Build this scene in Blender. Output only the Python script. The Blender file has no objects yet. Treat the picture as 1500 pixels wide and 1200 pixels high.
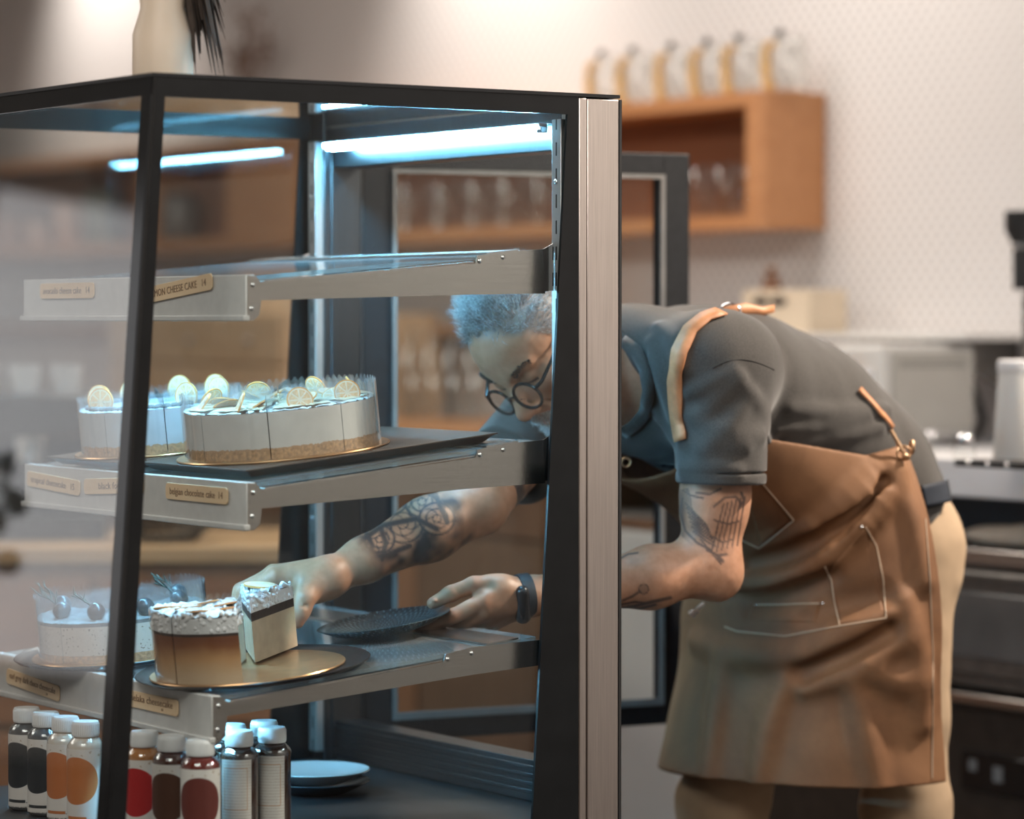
import bpy, bmesh, math, random
import numpy as np
from mathutils import Vector, Matrix
random.seed(7); rng = np.random.default_rng(7)
PI = math.pi
scene = bpy.context.scene
COL = scene.collection

# ---------------------------------------------------------------- camera frame
# world: x runs from the case's front to its rear (towards the back wall), y along the case's width, z up
YAW = math.radians(34.1); TILT = math.atan(130/4670); FPX = 4670.0
f0 = np.array([math.sin(YAW), math.cos(YAW), 0.0])
RGT = np.array([math.cos(YAW), -math.sin(YAW), 0.0])
ZUP = np.array([0, 0, 1.0])
FWD = math.cos(TILT)*f0 - math.sin(TILT)*ZUP
UPV = math.sin(TILT)*f0 + math.cos(TILT)*ZUP
CAM = np.array([-2.719, -3.739, 1.30])
def ray(px, py):
    return FWD + (px-750)/FPX*RGT - (py-600)/FPX*UPV
def P(px, py, d):
    r = ray(px, py); return CAM + r*(d/float(r@f0))
def on_plane(px, py, n, c):
    n = np.array(n, float); r = ray(px, py); return CAM + r*((c-CAM@n)/float(r@n))
def proj(p):
    q = np.asarray(p, float)-CAM; z = q@FWD
    return 750+FPX*(q@RGT)/z, 600-FPX*(q@UPV)/z, q@f0

# ---------------------------------------------------------------- objects
def link(o):
    COL.objects.link(o); return o
def thing(name, label, cat, loc=(0, 0, 0), rot=(0, 0, 0), group=None):
    o = link(bpy.data.objects.new(name, None)); o.location = loc; o.rotation_euler = rot
    o.empty_display_size = .05
    o['label'] = label; o['category'] = cat
    if group: o['group'] = group
    return o
def tag(o, label, cat, group=None, kind=None):
    o['label'] = label; o['category'] = cat
    if group: o['group'] = group
    if kind: o['kind'] = kind
    return o
def copy_tree(o, parent=None):
    c = o.copy(); COL.objects.link(c); c.parent = parent
    for ch in list(o.children): copy_tree(ch, c)
    return c

class MB:
    """collects shapes for ONE mesh object"""
    def __init__(s): s.v = []; s.f = []; s.uv = None
    def add(s, vs, fs):
        b = len(s.v); s.v += [tuple(map(float, v)) for v in vs]; s.f += [tuple(b+i for i in f) for f in fs]; return s
    def box(s, x0, x1, y0, y1, z0, z1, rot=None, piv=(0, 0, 0)):
        vs = [(x, y, z) for x in (x0, x1) for y in (y0, y1) for z in (z0, z1)]
        if rot is not None:
            vs = [tuple(rot @ (Vector(v)-Vector(piv)) + Vector(piv)) for v in vs]
        return s.add(vs, [(0, 1, 3, 2), (4, 6, 7, 5), (0, 4, 5, 1), (2, 3, 7, 6), (0, 2, 6, 4), (1, 5, 7, 3)])
    def hexa(s, a, b):
        """two quads a,b (4 points each, same order) bridged to a solid"""
        return s.add(list(a)+list(b), [(3, 2, 1, 0), (4, 5, 6, 7), (0, 1, 5, 4), (1, 2, 6, 5), (2, 3, 7, 6), (3, 0, 4, 7)])
    def prism(s, pts, d):
        """planar polygon pts (3D) extruded by vector d"""
        n = len(pts); d = np.array(d, float); a = [np.array(p, float) for p in pts]
        return s.add(a+[p+d for p in a], [tuple(range(n-1, -1, -1)), tuple(range(n, 2*n))]+[(i, (i+1) % n, n+(i+1) % n, n+i) for i in range(n)])
    def lathe(s, prof, n=32, c=(0, 0, 0), a0=0, a1=2*PI, cap=True):
        full = abs(a1-a0-2*PI) < 1e-6; m = n if full else n+1
        vs = []
        for r, z in prof:
            for i in range(m):
                a = a0+(a1-a0)*i/n; vs.append((c[0]+r*math.cos(a), c[1]+r*math.sin(a), c[2]+z))
        fs = []
        for j in range(len(prof)-1):
            for i in range(n):
                k = (i+1) % m
                fs.append((j*m+i, j*m+k, (j+1)*m+k, (j+1)*m+i))
        if cap and full:
            if prof[0][0] > 1e-6: fs.append(tuple(range(m-1, -1, -1)))
            if prof[-1][0] > 1e-6: fs.append(tuple((len(prof)-1)*m+i for i in range(m)))
        return s.add(vs, fs)
    def tube(s, pts, r, n=8, cap=True, flat=1.0, up=None):
        pts = [np.array(p, float) for p in pts]; m = len(pts)
        rs = list(r) if hasattr(r, '__len__') else [r]*m
        vs = []; prev = None
        for i, p in enumerate(pts):
            t = pts[min(i+1, m-1)]-pts[max(i-1, 0)]; t = t/(np.linalg.norm(t)+1e-12)
            if prev is None:
                u = np.array(up, float) if up is not None else (np.array([0, 0, 1.]) if abs(t[2]) < .9 else np.array([1., 0, 0]))
            else: u = prev
            u = u-t*(u@t); u /= np.linalg.norm(u)+1e-12; w = np.cross(t, u); prev = u
            for k in range(n):
                a = 2*PI*k/n; vs.append(p+rs[i]*(math.cos(a)*u*flat+math.sin(a)*w))
        fs = [(i*n+k, i*n+(k+1) % n, (i+1)*n+(k+1) % n, (i+1)*n+k) for i in range(m-1) for k in range(n)]
        if cap: fs += [tuple(range(n-1, -1, -1)), tuple((m-1)*n+k for k in range(n))]
        return s.add(vs, fs)
    def ring(s, c, r, t, axis=(0, 0, 1), n=28, m=8, sx=1.0):
        ax = Vector(axis).normalized(); q = ax.to_track_quat('Z', 'Y')
        vs = []; fs = []
        for i in range(n):
            a = 2*PI*i/n
            for j in range(m):
                b = 2*PI*j/m; rr = r+t*math.cos(b)
                v = q @ Vector((rr*math.cos(a)*sx, rr*math.sin(a), t*math.sin(b))); vs.append(Vector(c)+v)
        for i in range(n):
            for j in range(m):
                fs.append((i*m+j, ((i+1) % n)*m+j, ((i+1) % n)*m+(j+1) % m, i*m+(j+1) % m))
        return s.add(vs, fs)
    def ball(s, c, r, n=16, m=10, sc=(1, 1, 1)):
        prof = [(max(r*math.sin(PI*j/m), 0), -r*math.cos(PI*j/m)) for j in range(m+1)]
        b = len(s.v); s.lathe(prof, n)
        s.v[b:] = [(c[0]+x*sc[0], c[1]+y*sc[1], c[2]+z*sc[2]) for x, y, z in s.v[b:]]
        return s
    def build(s, name, mat, parent=None, smooth=True, bevel=0, seg=2, loc=None, rot=None, angle=35, weld=True):
        me = bpy.data.meshes.new(name); me.from_pydata(s.v, [], s.f); me.validate()
        bm = bmesh.new(); bm.from_mesh(me)
        if weld: bmesh.ops.remove_doubles(bm, verts=bm.verts, dist=1e-6)
        bmesh.ops.recalc_face_normals(bm, faces=bm.faces); bm.to_mesh(me); bm.free()
        return mesh_obj(name, me, mat, parent, smooth, bevel, seg, loc, rot, angle)
def mesh_obj(name, me, mat, parent=None, smooth=True, bevel=0, seg=2, loc=None, rot=None, angle=35):
    if mat: me.materials.append(mat)
    o = link(bpy.data.objects.new(name, me))
    if parent: o.parent = parent
    if loc is not None: o.location = loc
    if rot is not None: o.rotation_euler = rot
    if smooth:
        me.polygons.foreach_set('use_smooth', [True]*len(me.polygons)); me.set_sharp_from_angle(angle=math.radians(angle))
    if bevel:
        b = o.modifiers.new('bevel', 'BEVEL'); b.width = bevel; b.segments = seg; b.limit_method = 'ANGLE'; b.angle_limit = math.radians(40)
    return o
def struct(name, mb, mat, **k):
    o = mb.build(name, mat, **k); o['kind'] = 'structure'; return o

_txt = {}
def text_obj(name, body, size, mat, parent, M, depth=.0003, squeeze=1.0):
    cu = bpy.data.curves.new('lettering', 'FONT'); cu.body = body; cu.size = size; cu.extrude = depth
    cu.align_x = 'CENTER'; cu.align_y = 'CENTER'; cu.resolution_u = 3; cu.space_character = 1.05
    tmp = bpy.data.objects.new('lettering', cu); COL.objects.link(tmp)
    dg = bpy.context.evaluated_depsgraph_get(); me = bpy.data.meshes.new_from_object(tmp.evaluated_get(dg))
    COL.objects.unlink(tmp); bpy.data.objects.remove(tmp)
    me.materials.clear(); me.materials.append(mat)
    o = link(bpy.data.objects.new(name, me)); o.parent = parent
    o.matrix_local = M @ Matrix.Diagonal((squeeze, 1, 1, 1)); return o

# ---------------------------------------------------------------- materials
def srgb(r, g, b):
    f = lambda c: (c/255/12.92) if c/255 <= .04045 else ((c/255+.055)/1.055)**2.4
    return (f(r), f(g), f(b), 1)
class NT:
    def __init__(s, m): s.m = m; s.t = m.node_tree; s.n = s.t.nodes; s.l = s.t.links
    def new(s, typ, **k):
        n = s.n.new(typ)
        for a, b in k.items():
            if a in ('i',):
                for kk, vv in b.items():
                    if isinstance(vv, bpy.types.NodeSocket): s.l.new(vv, n.inputs[kk])
                    else: n.inputs[kk].default_value = vv
            else: setattr(n, a, b)
        return n
    def math(s, op, a, b=None, c=None):
        n = s.new('ShaderNodeMath', operation=op)
        for i, v in enumerate((a, b, c)):
            if v is None: continue
            if isinstance(v, bpy.types.NodeSocket): s.l.new(v, n.inputs[i])
            else: n.inputs[i].default_value = v
        return n.outputs[0]
    def mix(s, f, a, b):
        n = s.new('ShaderNodeMix', data_type='RGBA')
        for i, v in ((0, f), (6, a), (7, b)):
            if isinstance(v, bpy.types.NodeSocket): s.l.new(v, n.inputs[i])
            else: n.inputs[i].default_value = v
        return n.outputs[2]
    def ramp(s, f, stops):
        n = s.new('ShaderNodeValToRGB'); e = n.color_ramp.elements
        while len(e) < len(stops): e.new(.5)
        for q, (p, c) in zip(e, stops): q.position = p; q.color = c if len(c) == 4 else (*c, 1)
        s.l.new(f, n.inputs[0]); return n.outputs[0]
    def coord(s, kind='Object'): return s.new('ShaderNodeTexCoord').outputs[kind]
    def sep(s, v): n = s.new('ShaderNodeSeparateXYZ'); s.l.new(v, n.inputs[0]); return n.outputs
    def noise(s, v, scale, detail=4, rough=.5, dist=0):
        n = s.new('ShaderNodeTexNoise', i={'Vector': v, 'Scale': scale, 'Detail': detail, 'Roughness': rough, 'Distortion': dist}); return n.outputs[0]
    def mapv(s, v, sc=(1, 1, 1), rot=(0, 0, 0), loc=(0, 0, 0)):
        n = s.new('ShaderNodeMapping', i={'Vector': v, 'Scale': sc, 'Rotation': rot, 'Location': loc}); return n.outputs[0]
    def bump(s, h, st, d=.001):
        n = s.new('ShaderNodeBump', i={'Height': h, 'Strength': st, 'Distance': d}); return n.outputs[0]
def newmat(name):
    m = bpy.data.materials.new(name); m.use_nodes = True; nt = NT(m)
    return m, nt, nt.n['Principled BSDF']
def M(name, col, rough=.5, metal=0, scale=30, amt=.12, bump=0, bscale=200, stretch=(1, 1, 1), spec=.5, sss=0, coat=0, emit=None, es=0):
    m, t, p = newmat(name)
    v = t.mapv(t.coord(), stretch)
    f = t.noise(v, scale)
    dk = tuple(c*(1-amt) for c in col[:3])+(1,); lt = tuple(min(c*(1+amt), 1) for c in col[:3])+(1,)
    t.l.new(t.ramp(f, [(.3, dk), (.7, lt)]), p.inputs['Base Color'])
    p.inputs['Roughness'].default_value = rough; p.inputs['Metallic'].default_value = metal
    p.inputs['Specular IOR Level'].default_value = spec
    if sss:
        p.inputs['Subsurface Weight'].default_value = sss; p.inputs['Subsurface Radius'].default_value = (.01, .004, .002); p.inputs['Subsurface Scale'].default_value = .5
    if coat: p.inputs['Coat Weight'].default_value = coat; p.inputs['Coat Roughness'].default_value = .05
    if bump: t.l.new(t.bump(t.noise(v, bscale, 3), bump), p.inputs['Normal'])
    if emit: p.inputs['Emission Color'].default_value = emit; p.inputs['Emission Strength'].default_value = es
    return m
def glassmat(name, tint=(1, 1, 1, 1), ior=1.45, rough=0.0, gain=1.0, smudge=0.0, haze=0.0):
    """clear sheet: Fresnel reflection over a straight-through view"""
    m = bpy.data.materials.new(name); m.use_nodes = True; t = NT(m); t.n.remove(t.n['Principled BSDF'])
    out = t.n['Material Output']
    r0 = ((ior-1)/(ior+1))**2
    lw = t.new('ShaderNodeLayerWeight', i={'Blend': .5})
    frs = t.math('ADD', t.math('MULTIPLY', t.math('POWER', lw.outputs['Facing'], 5.0), 1-r0), r0)
    tr = t.new('ShaderNodeBsdfTransparent', i={'Color': tint})
    gl = t.new('ShaderNodeBsdfGlossy', i={'Roughness': rough, 'Color': (1, 1, 1, 1)})
    fac = t.math('MINIMUM', t.math('MULTIPLY', frs, gain), 1.0)
    mx = t.new('ShaderNodeMixShader'); t.l.new(fac, mx.inputs[0]); t.l.new(tr.outputs[0], mx.inputs[1]); t.l.new(gl.outputs[0], mx.inputs[2])
    last = mx.outputs[0]
    if haze:
        df = t.new('ShaderNodeBsdfDiffuse', i={'Color': (.9, .92, .94, 1)}); m3 = t.new('ShaderNodeMixShader', i={'Fac': haze}); t.l.new(last, m3.inputs[1]); t.l.new(df.outputs[0], m3.inputs[2]); last = m3.outputs[0]
    if smudge:   # dust and wiping marks on the sheet
        df = t.new('ShaderNodeBsdfDiffuse', i={'Color': (.9, .9, .9, 1)})
        n = t.noise(t.mapv(t.coord(), (1, 1, .35)), 7, 6, .65, 1.2)
        f = t.math('MULTIPLY', t.math('MAXIMUM', t.math('SUBTRACT', n, .42), 0), smudge*4)
        m2 = t.new('ShaderNodeMixShader'); t.l.new(f, m2.inputs[0]); t.l.new(last, m2.inputs[1]); t.l.new(df.outputs[0], m2.inputs[2]); last = m2.outputs[0]
    t.l.new(last, out.inputs[0]); return m
def steelmat(name, col=(.55, .52, .5, 1), rough=.32, axis='z', amt=.1):
    m, t, p = newmat(name)
    sc = {'z': (90, 90, 1.5), 'x': (1.5, 90, 90), 'y': (90, 1.5, 90)}[axis]
    n = t.noise(t.mapv(t.coord(), sc), 6, 5, .6)
    dk = tuple(c*(1-amt) for c in col[:3])+(1,); lt = tuple(min(1, c*(1+amt)) for c in col[:3])+(1,)
    t.l.new(t.ramp(n, [(.3, dk), (.7, lt)]), p.inputs['Base Color'])
    p.inputs['Metallic'].default_value = 1; p.inputs['Roughness'].default_value = rough
    t.l.new(t.bump(n, .08), p.inputs['Normal']); return m
def woodmat(name, a, b, axis='y', scale=6, rough=.5):
    m, t, p = newmat(name)
    sc = {'y': (12, 1, 12), 'x': (1, 12, 12), 'z': (12, 12, 1)}[axis]
    v = t.mapv(t.coord(), sc); n = t.noise(v, scale, 6, .6, .6)
    t.l.new(t.ramp(n, [(.3, a), (.7, b)]), p.inputs['Base Color']); p.inputs['Roughness'].default_value = rough
    t.l.new(t.bump(n, .1), p.inputs['Normal']); return m
def emitmat(name, col, s):
    m, t, p = newmat(name); p.inputs['Base Color'].default_value = (.8, .8, .8, 1)
    p.inputs['Emission Color'].default_value = col; p.inputs['Emission Strength'].default_value = s; return m

# ---------------------------------------------------------------- implicit surfaces
def _hash(i, j, k):
    n = (i*374761393 + j*668265263 + k*1274126177) & 0x7fffffff
    n = ((n ^ (n >> 13))*1274126177) & 0x7fffffff
    return (n & 0xffff)/65535.0
def vnoise(p):
    i = np.floor(p).astype(np.int64); f = p-i; f = f*f*(3-2*f); r = 0
    for a in (0, 1):
        for b in (0, 1):
            for c in (0, 1):
                w = (f[:, 0] if a else 1-f[:, 0])*(f[:, 1] if b else 1-f[:, 1])*(f[:, 2] if c else 1-f[:, 2])
                r = r+w*_hash(i[:, 0]+a, i[:, 1]+b, i[:, 2]+c)
    return r-.5
class Op: pass
def _op(mode, fn, c, R, k):
    o = Op(); o.mode = mode; o.fn = fn; o.c = np.array(c, float); o.R = R; o.k = k; return o
def rcone(a, b, ra, rb, k=.01, mode='add'):
    a = np.array(a, float); b = np.array(b, float); ba = b-a; L = ba@ba+1e-12
    def fn(p):
        h = np.clip((p-a)@ba/L, 0, 1); q = p-a-h[:, None]*ba
        return np.sqrt((q*q).sum(1))-(ra+(rb-ra)*h)
    return _op(mode, fn, (a+b)/2, np.sqrt(L)/2+max(ra, rb), k)
def chain(pts, rs, k=.01, mode='add'):
    return [rcone(pts[i], pts[i+1], rs[i], rs[i+1], k, mode) for i in range(len(pts)-1)]
def poly(pts, rs, k=.01, mode='add'):
    """one smooth cord through the points"""
    pts = [np.array(p, float) for p in pts]; segs = [rcone(pts[i], pts[i+1], rs[i], rs[i+1]) for i in range(len(pts)-1)]
    def fn(p):
        d = segs[0].fn(p)
        for s in segs[1:]: d = np.minimum(d, s.fn(p))
        return d
    c = np.mean(pts, 0); return _op(mode, fn, c, max(np.linalg.norm(q-c) for q in pts)+max(rs), k)
def ellip(c, r, B=None, k=.01, mode='add'):
    c = np.array(c, float); r = np.array(r, float); B = np.eye(3) if B is None else np.array(B, float)
    def fn(p):
        q = (p-c)@B.T
        k0 = np.sqrt(((q/r)**2).sum(1)); k1 = np.sqrt(((q/(r*r))**2).sum(1))+1e-9
        return np.where(k0 < .2, -r.min()*(1-k0), k0*(k0-1)/k1)
    return _op(mode, fn, c, r.max(), k)
def ybone(a, b, ra, rb, s, y0, k=.05, mode='add'):
    """bone with an elliptic section: wider by 1/s along y"""
    a = np.array(a, float); b = np.array(b, float)
    a2 = a*[1, s, 1]+[0, y0*(1-s), 0]; b2 = b*[1, s, 1]+[0, y0*(1-s), 0]; ba = b2-a2; L = ba@ba+1e-12
    def fn(p):
        p = p*[1, s, 1]+[0, y0*(1-s), 0]
        h = np.clip((p-a2)@ba/L, 0, 1); q = p-a2-h[:, None]*ba
        return np.sqrt((q*q).sum(1))-(ra+(rb-ra)*h)
    return _op(mode, fn, (a+b)/2, np.linalg.norm(b-a)/2+max(ra, rb)/s, k)
def half(n, c, k=.004):
    """keeps the side where n.p < c"""
    n = np.array(n, float); n = n/np.linalg.norm(n)
    return _op('cut', lambda p: p@n-c, (0, 0, 0), 1e9, k)
def warp(fn): return _op('warp', fn, (0, 0, 0), 1e9, 0)
def sdf(ops, p):
    d = np.full(len(p), 1e3)
    for o in ops:
        if o.mode == 'warp': d = o.fn(p, d); continue
        e = o.fn(p)
        if o.mode == 'add':
            if o.k > 0: h = np.maximum(o.k-np.abs(d-e), 0)/o.k; d = np.minimum(d, e)-h*h*o.k*.25
            else: d = np.minimum(d, e)
        else:
            if o.mode == 'sub': e = -e
            if o.k > 0: h = np.maximum(o.k-np.abs(d-e), 0)/o.k; d = np.maximum(d, e)+h*h*o.k*.25
            else: d = np.maximum(d, e)
    return d
def march(ops, rays_px, dmin=4.3, dmax=6.0, n=60):
    """surface points of the shape under the given sight lines"""
    D = np.array([ray(*q) for q in rays_px]); D = D/np.linalg.norm(D, axis=1)[:, None]
    t = np.full(len(D), dmin); ok = np.ones(len(D), bool)
    for _ in range(n):
        d = sdf(ops, CAM+D*t[:, None]); t = t+np.clip(d, -.05, .2)*.8
    p = CAM+D*t[:, None]
    return p, (np.abs(sdf(ops, p)) < .004) & (t < dmax)
def normal_at(ops, p, e=.002):
    g = np.stack([sdf(ops, p+np.eye(3)[i]*e)-sdf(ops, p-np.eye(3)[i]*e) for i in range(3)], 1)
    return g/(np.linalg.norm(g, axis=1)[:, None]+1e-9)
def polygonize(ops, h, pad=.03, relax=1):
    adds = [o for o in ops if o.mode == 'add']
    lo = np.min([o.c-o.R for o in adds], 0)-pad; N = 16; B = N*h; rb = B*.5*math.sqrt(3)
    cand = set()
    for o in adds:
        a = np.floor((o.c-o.R-.012-lo)/B).astype(int); b = np.floor((o.c+o.R+.012-lo)/B).astype(int)
        for i in range(a[0], b[0]+1):
            for j in range(a[1], b[1]+1):
                for k in range(a[2], b[2]+1): cand.add((i, j, k))
    g = np.arange(N+1); G = np.stack(np.meshgrid(g, g, g, indexing='ij'), -1).reshape(-1, 3)
    big = 1 << 20
    ids = []; pos = []; quads = []
    key = lambda c: (c[..., 0].astype(np.int64)*big+c[..., 1])*big+c[..., 2]
    for bl in cand:
        o0 = np.array(bl)*N; c = lo+(o0+N/2)*h
        loc = [o for o in ops if o.mode in ('cut', 'warp') or np.linalg.norm(o.c-c)-o.R < rb+.02+1.3*o.k]
        if not any(o.mode == 'add' for o in loc): continue
        if abs(sdf(loc, c[None])[0]) > rb*1.7+.01: continue
        d = sdf(loc, lo+(o0+G)*h).reshape(N+1, N+1, N+1)
        s = d < 0
        if s.all() or not s.any(): continue
        acc = np.zeros((N, N, N, 3)); cnt = np.zeros((N, N, N))
        base = np.stack(np.meshgrid(g[:N], g[:N], g[:N], indexing='ij'), -1).astype(float)
        for ax in range(3):
            oth = [q for q in range(3) if q != ax]
            for u in (0, 1):
                for w in (0, 1):
                    off = [0, 0, 0]; off[oth[0]] = u; off[oth[1]] = w; off2 = list(off); off2[ax] = 1
                    A = d[off[0]:off[0]+N, off[1]:off[1]+N, off[2]:off[2]+N]; Bv = d[off2[0]:off2[0]+N, off2[1]:off2[1]+N, off2[2]:off2[2]+N]
                    x = (A < 0) != (Bv < 0)
                    t = np.where(x, A/(A-Bv+1e-20), 0)
                    pt = base+np.array(off, float); pt[..., ax] += t
                    acc += np.where(x[..., None], pt, 0); cnt += x
        m = cnt > 0
        cells = base[m].astype(np.int64)+o0
        ids.append(key(cells)); pos.append(lo+(acc[m]/cnt[m][:, None]+o0)*h)
        for ax in range(3):
            sl = [slice(0, N)]*3; sh = list(sl); sh[ax] = slice(1, N+1)
            A = s[tuple(sl)]; Bv = s[tuple(sh)]; x = A != Bv
            if not x.any(): continue
            e = np.argwhere(x)+o0; flip = A[x]
            u, w = [(1, 2), (2, 0), (0, 1)][ax]
            q = []
            for du, dw in ((-1, -1), (0, -1), (0, 0), (-1, 0)):
                cc = e.copy(); cc[:, u] += du; cc[:, w] += dw; q.append(key(cc))
            q = np.stack(q, 1); q[~flip] = q[~flip][:, ::-1]; quads.append(q)
    ids = np.concatenate(ids); pos = np.concatenate(pos); quads = np.concatenate(quads)
    ids, ix = np.unique(ids, return_index=True); pos = pos[ix]
    f = np.searchsorted(ids, quads); f = np.minimum(f, len(ids)-1)
    good = (ids[f] == quads).all(1); f = f[good]
    for _ in range(relax):
        s = np.zeros_like(pos); n = np.zeros(len(pos))
        for a in range(4):
            i, j = f[:, a], f[:, (a+1) % 4]
            np.add.at(s, i, pos[j]); np.add.at(n, i, 1)
        pos = pos*.5+.5*s/np.maximum(n, 1)[:, None]
    return pos, f
def sdf_obj(name, ops, h, mat, parent=None, relax=1, attrs=None, grow=0):
    v, f = polygonize(ops, h, relax=relax)
    me = bpy.data.meshes.new(name)
    me.vertices.add(len(v)); me.vertices.foreach_set('co', v.ravel().astype(np.float32))
    me.loops.add(len(f)*4); me.loops.foreach_set('vertex_index', f.ravel().astype(np.int32))
    me.polygons.add(len(f)); me.polygons.foreach_set('loop_start', np.arange(0, len(f)*4, 4, dtype=np.int32))
    me.polygons.foreach_set('loop_total', np.full(len(f), 4, dtype=np.int32))
    me.update(calc_edges=True); me.validate()
    bm = bmesh.new(); bm.from_mesh(me); op = [e for e in bm.edges if len(e.link_faces) == 1]
    if op: bmesh.ops.holes_fill(bm, edges=op, sides=14); bm.to_mesh(me)
    bm.free(); v = np.empty(len(me.vertices)*3, np.float32); me.vertices.foreach_get('co', v); v = v.reshape(-1, 3).astype(float)
    me.polygons.foreach_set('use_smooth', [True]*len(me.polygons))
    if attrs:
        for an, fn in attrs.items():
            at = me.attributes.new(an, 'FLOAT', 'POINT'); at.data.foreach_set('value', fn(v).astype(np.float32))
    me.materials.append(mat)
    o = link(bpy.data.objects.new(name, me)); o.parent = parent
    return o
# ================================================================ room
XW = 2.10
m, t_, p_ = newmat('white_mosaic_wall'); q = t_.sep(t_.coord()); pt = .036; pz = .0195
row = t_.math('FLOOR', t_.math('DIVIDE', q[2], pz)); off = t_.math('MULTIPLY', t_.math('MODULO', row, 2.0), .5)
uy = t_.math('SUBTRACT', t_.math('FRACT', t_.math('ADD', t_.math('DIVIDE', q[1], pt), off)), .5)
uz = t_.math('MULTIPLY', t_.math('SUBTRACT', t_.math('FRACT', t_.math('DIVIDE', q[2], pz)), .5), pz/pt)
dist = t_.math('SQRT', t_.math('ADD', t_.math('MULTIPLY', uy, uy), t_.math('MULTIPLY', uz, uz)))
tile = t_.ramp(dist, [(.20, (1, 1, 1)), (.30, (0, 0, 0))])
t_.l.new(t_.mix(tile, (.60, .57, .56, 1), (.84, .815, .805, 1)), p_.inputs['Base Color']); p_.inputs['Roughness'].default_value = .35
t_.l.new(t_.bump(tile, .5, .002), p_.inputs['Normal']); m_tilewall = m
m_wall = M('warm_white_plaster', (.74, .70, .66, 1), .8, 0, 3, .04)
m_floor = M('concrete_floor', (.065, .055, .05, 1), .9, 0, 4, .15, spec=.08)
struct('floor', MB().box(-5.6, XW+.1, -5.6, 9.1, -.1, 0), m_floor, smooth=False)
struct('ceiling', MB().box(-5.6, XW+.1, -5.6, 9.1, 3.1, 3.2), m_wall, smooth=False)
struct('wall_back', MB().box(XW, XW+.1, -5.6, 9.1, 0, 3.1), m_tilewall, smooth=False)
struct('wall_left', MB().box(-5.6, XW, 9, 9.1, 0, 3.1), m_wall, smooth=False)
struct('wall_right', MB().box(-5.6, XW, -5.6, -5.5, 0, 3.1), m_wall, smooth=False)
m_win = emitmat('added_glow_pane', (.95, .96, 1, 1), 1.05)  # unseen glowing pane, added to put a milky reflection on the front glass
wf = struct('added_window_1', MB().box(-5.49, -5.44, 8.955, 8.995, .34, 2.5).box(-4.60, -4.55, 8.955, 8.995, .34, 2.5).box(-5.44, -4.60, 8.955, 8.995, .34, .40).box(-5.44, -4.60, 8.955, 8.995, 2.44, 2.5), M('added_window_paint', (.5, .47, .44, 1), .5), smooth=False)
MB().box(-5.44, -4.60, 8.985, 8.993, .40, 2.44).build('pane', m_win, wf, smooth=False)
struct('wall_front', MB().box(-5.6, -5.5, -5.5, 9, 0, 3.1), m_wall, smooth=False)
# ================================================================ display case
W = .76; ZT = 1.6253
def fx(z): return -.756-(ZT-z)*.0726          # leaning front
m_black = M('black_print', (.008, .009, .010, 1), .3, 0, 20, .2, spec=.25)
m_blackmat = M('black_powder_coat', (.011, .012, .014, 1), .45, 0, 60, .2, spec=.3)
m_steel = steelmat('brushed_steel', (.56, .50, .46, 1), .34, 'z', .1)
m_steelx = steelmat('brushed_steel_rail', (.46, .42, .39, 1), .26, 'x', .06)
m_steely = steelmat('brushed_steel_plate', (.66, .64, .62, 1), .42, 'y', .05)
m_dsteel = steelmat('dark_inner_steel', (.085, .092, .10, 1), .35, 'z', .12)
m_plate = M('satin_silver_plate', (.60, .585, .57, 1), .42, .15, 60, .05)
m_chrome = M('chrome', (.85, .85, .86, 1), .12, 1, 40, .05)
m_glass = glassmat('case_glass', (.93, .955, .955, 1), 1.45, 0, .45)
m_frontglass = glassmat('front_glass', (.94, .955, .955, 1), 1.5, 0, 1.0)
m_shelfglass = glassmat('shelf_glass', (.70, .86, .90, 1), 1.5, .03, 1.3, 0, .10)
m_rubber = M('black_rubber', (.01, .01, .011, 1), .6)
LEDC = (.30, .72, 1.0, 1)
m_led = emitmat('led_light', (.22, .66, 1.0, 1), 260)
m_ledlow = emitmat('shelf_led_light', (.27, .68, 1.0, 1), 140)
m_ledbar = M('led_housing', (.7, .72, .75, 1), .3, .3)
m_deck = M('dark_deck', (.03, .032, .036, 1), .35, .2, 50, .2)

case = thing('display_case', 'tall glass pastry display case with black edges, steel rear column and blue lit tilted shelves', 'display case', (0, 0, 0))

# base under the deck
b = MB(); z0 = .10
b.hexa([(fx(.57)+.004, .0, .57), (0, .0, .57), (0, W, .57), (fx(.57)+.004, W, .57)], [(fx(.57)+.004, .0, z0), (0, .0, z0), (0, W, z0), (fx(.57)+.004, W, z0)])
b.build('base', m_blackmat, case, bevel=.003)
b = MB(); b.box(-.78, -.03, .03, W-.03, 0, .10); b.build('plinth', m_blackmat, case)
b = MB(); b.box(fx(.58)+.016, -.006, .012, W-.012, .5705, .585); b.build('deck', m_deck, case, bevel=.002)

def side_pts(pts, y, t): return [(x, y, z) for x, z in pts]
for nm, y, d in (('near', 0, .005), ('far', W-.005, .005)):
    mb = MB()
    zt, zb, zl = ZT-.004, 1.5952, .565
    fwT, fwB = .0195, .028
    mb.prism(side_pts([(fx(zt), zt), (-.0722, zt), (-.0722, zb), (fx(zb)+fwT, zb), (fx(zb), zb)], y, d), (0, d, 0))
    mb.prism(side_pts([(-.0915, zb), (-.0722, zb), (-.0722, zl), (-.1535, zl)], y, d), (0, d, 0))
    mb.prism(side_pts([(fx(zb), zb), (fx(zb)+fwT, zb), (fx(zl)+fwB, zl), (fx(zl), zl)], y, d), (0, d, 0))
    mb.build('side_border', m_black, case, smooth=False)
    g = MB(); yy = y+.0052 if nm == 'near' else y-.0042
    g.prism(side_pts([(fx(zt)+.003, zt), (-.074, zt), (-.074, zl), (fx(zl)+.003, zl)], yy, .004), (0, .004, 0))
    g.build('side_glass', m_glass, case, smooth=False)
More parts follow.
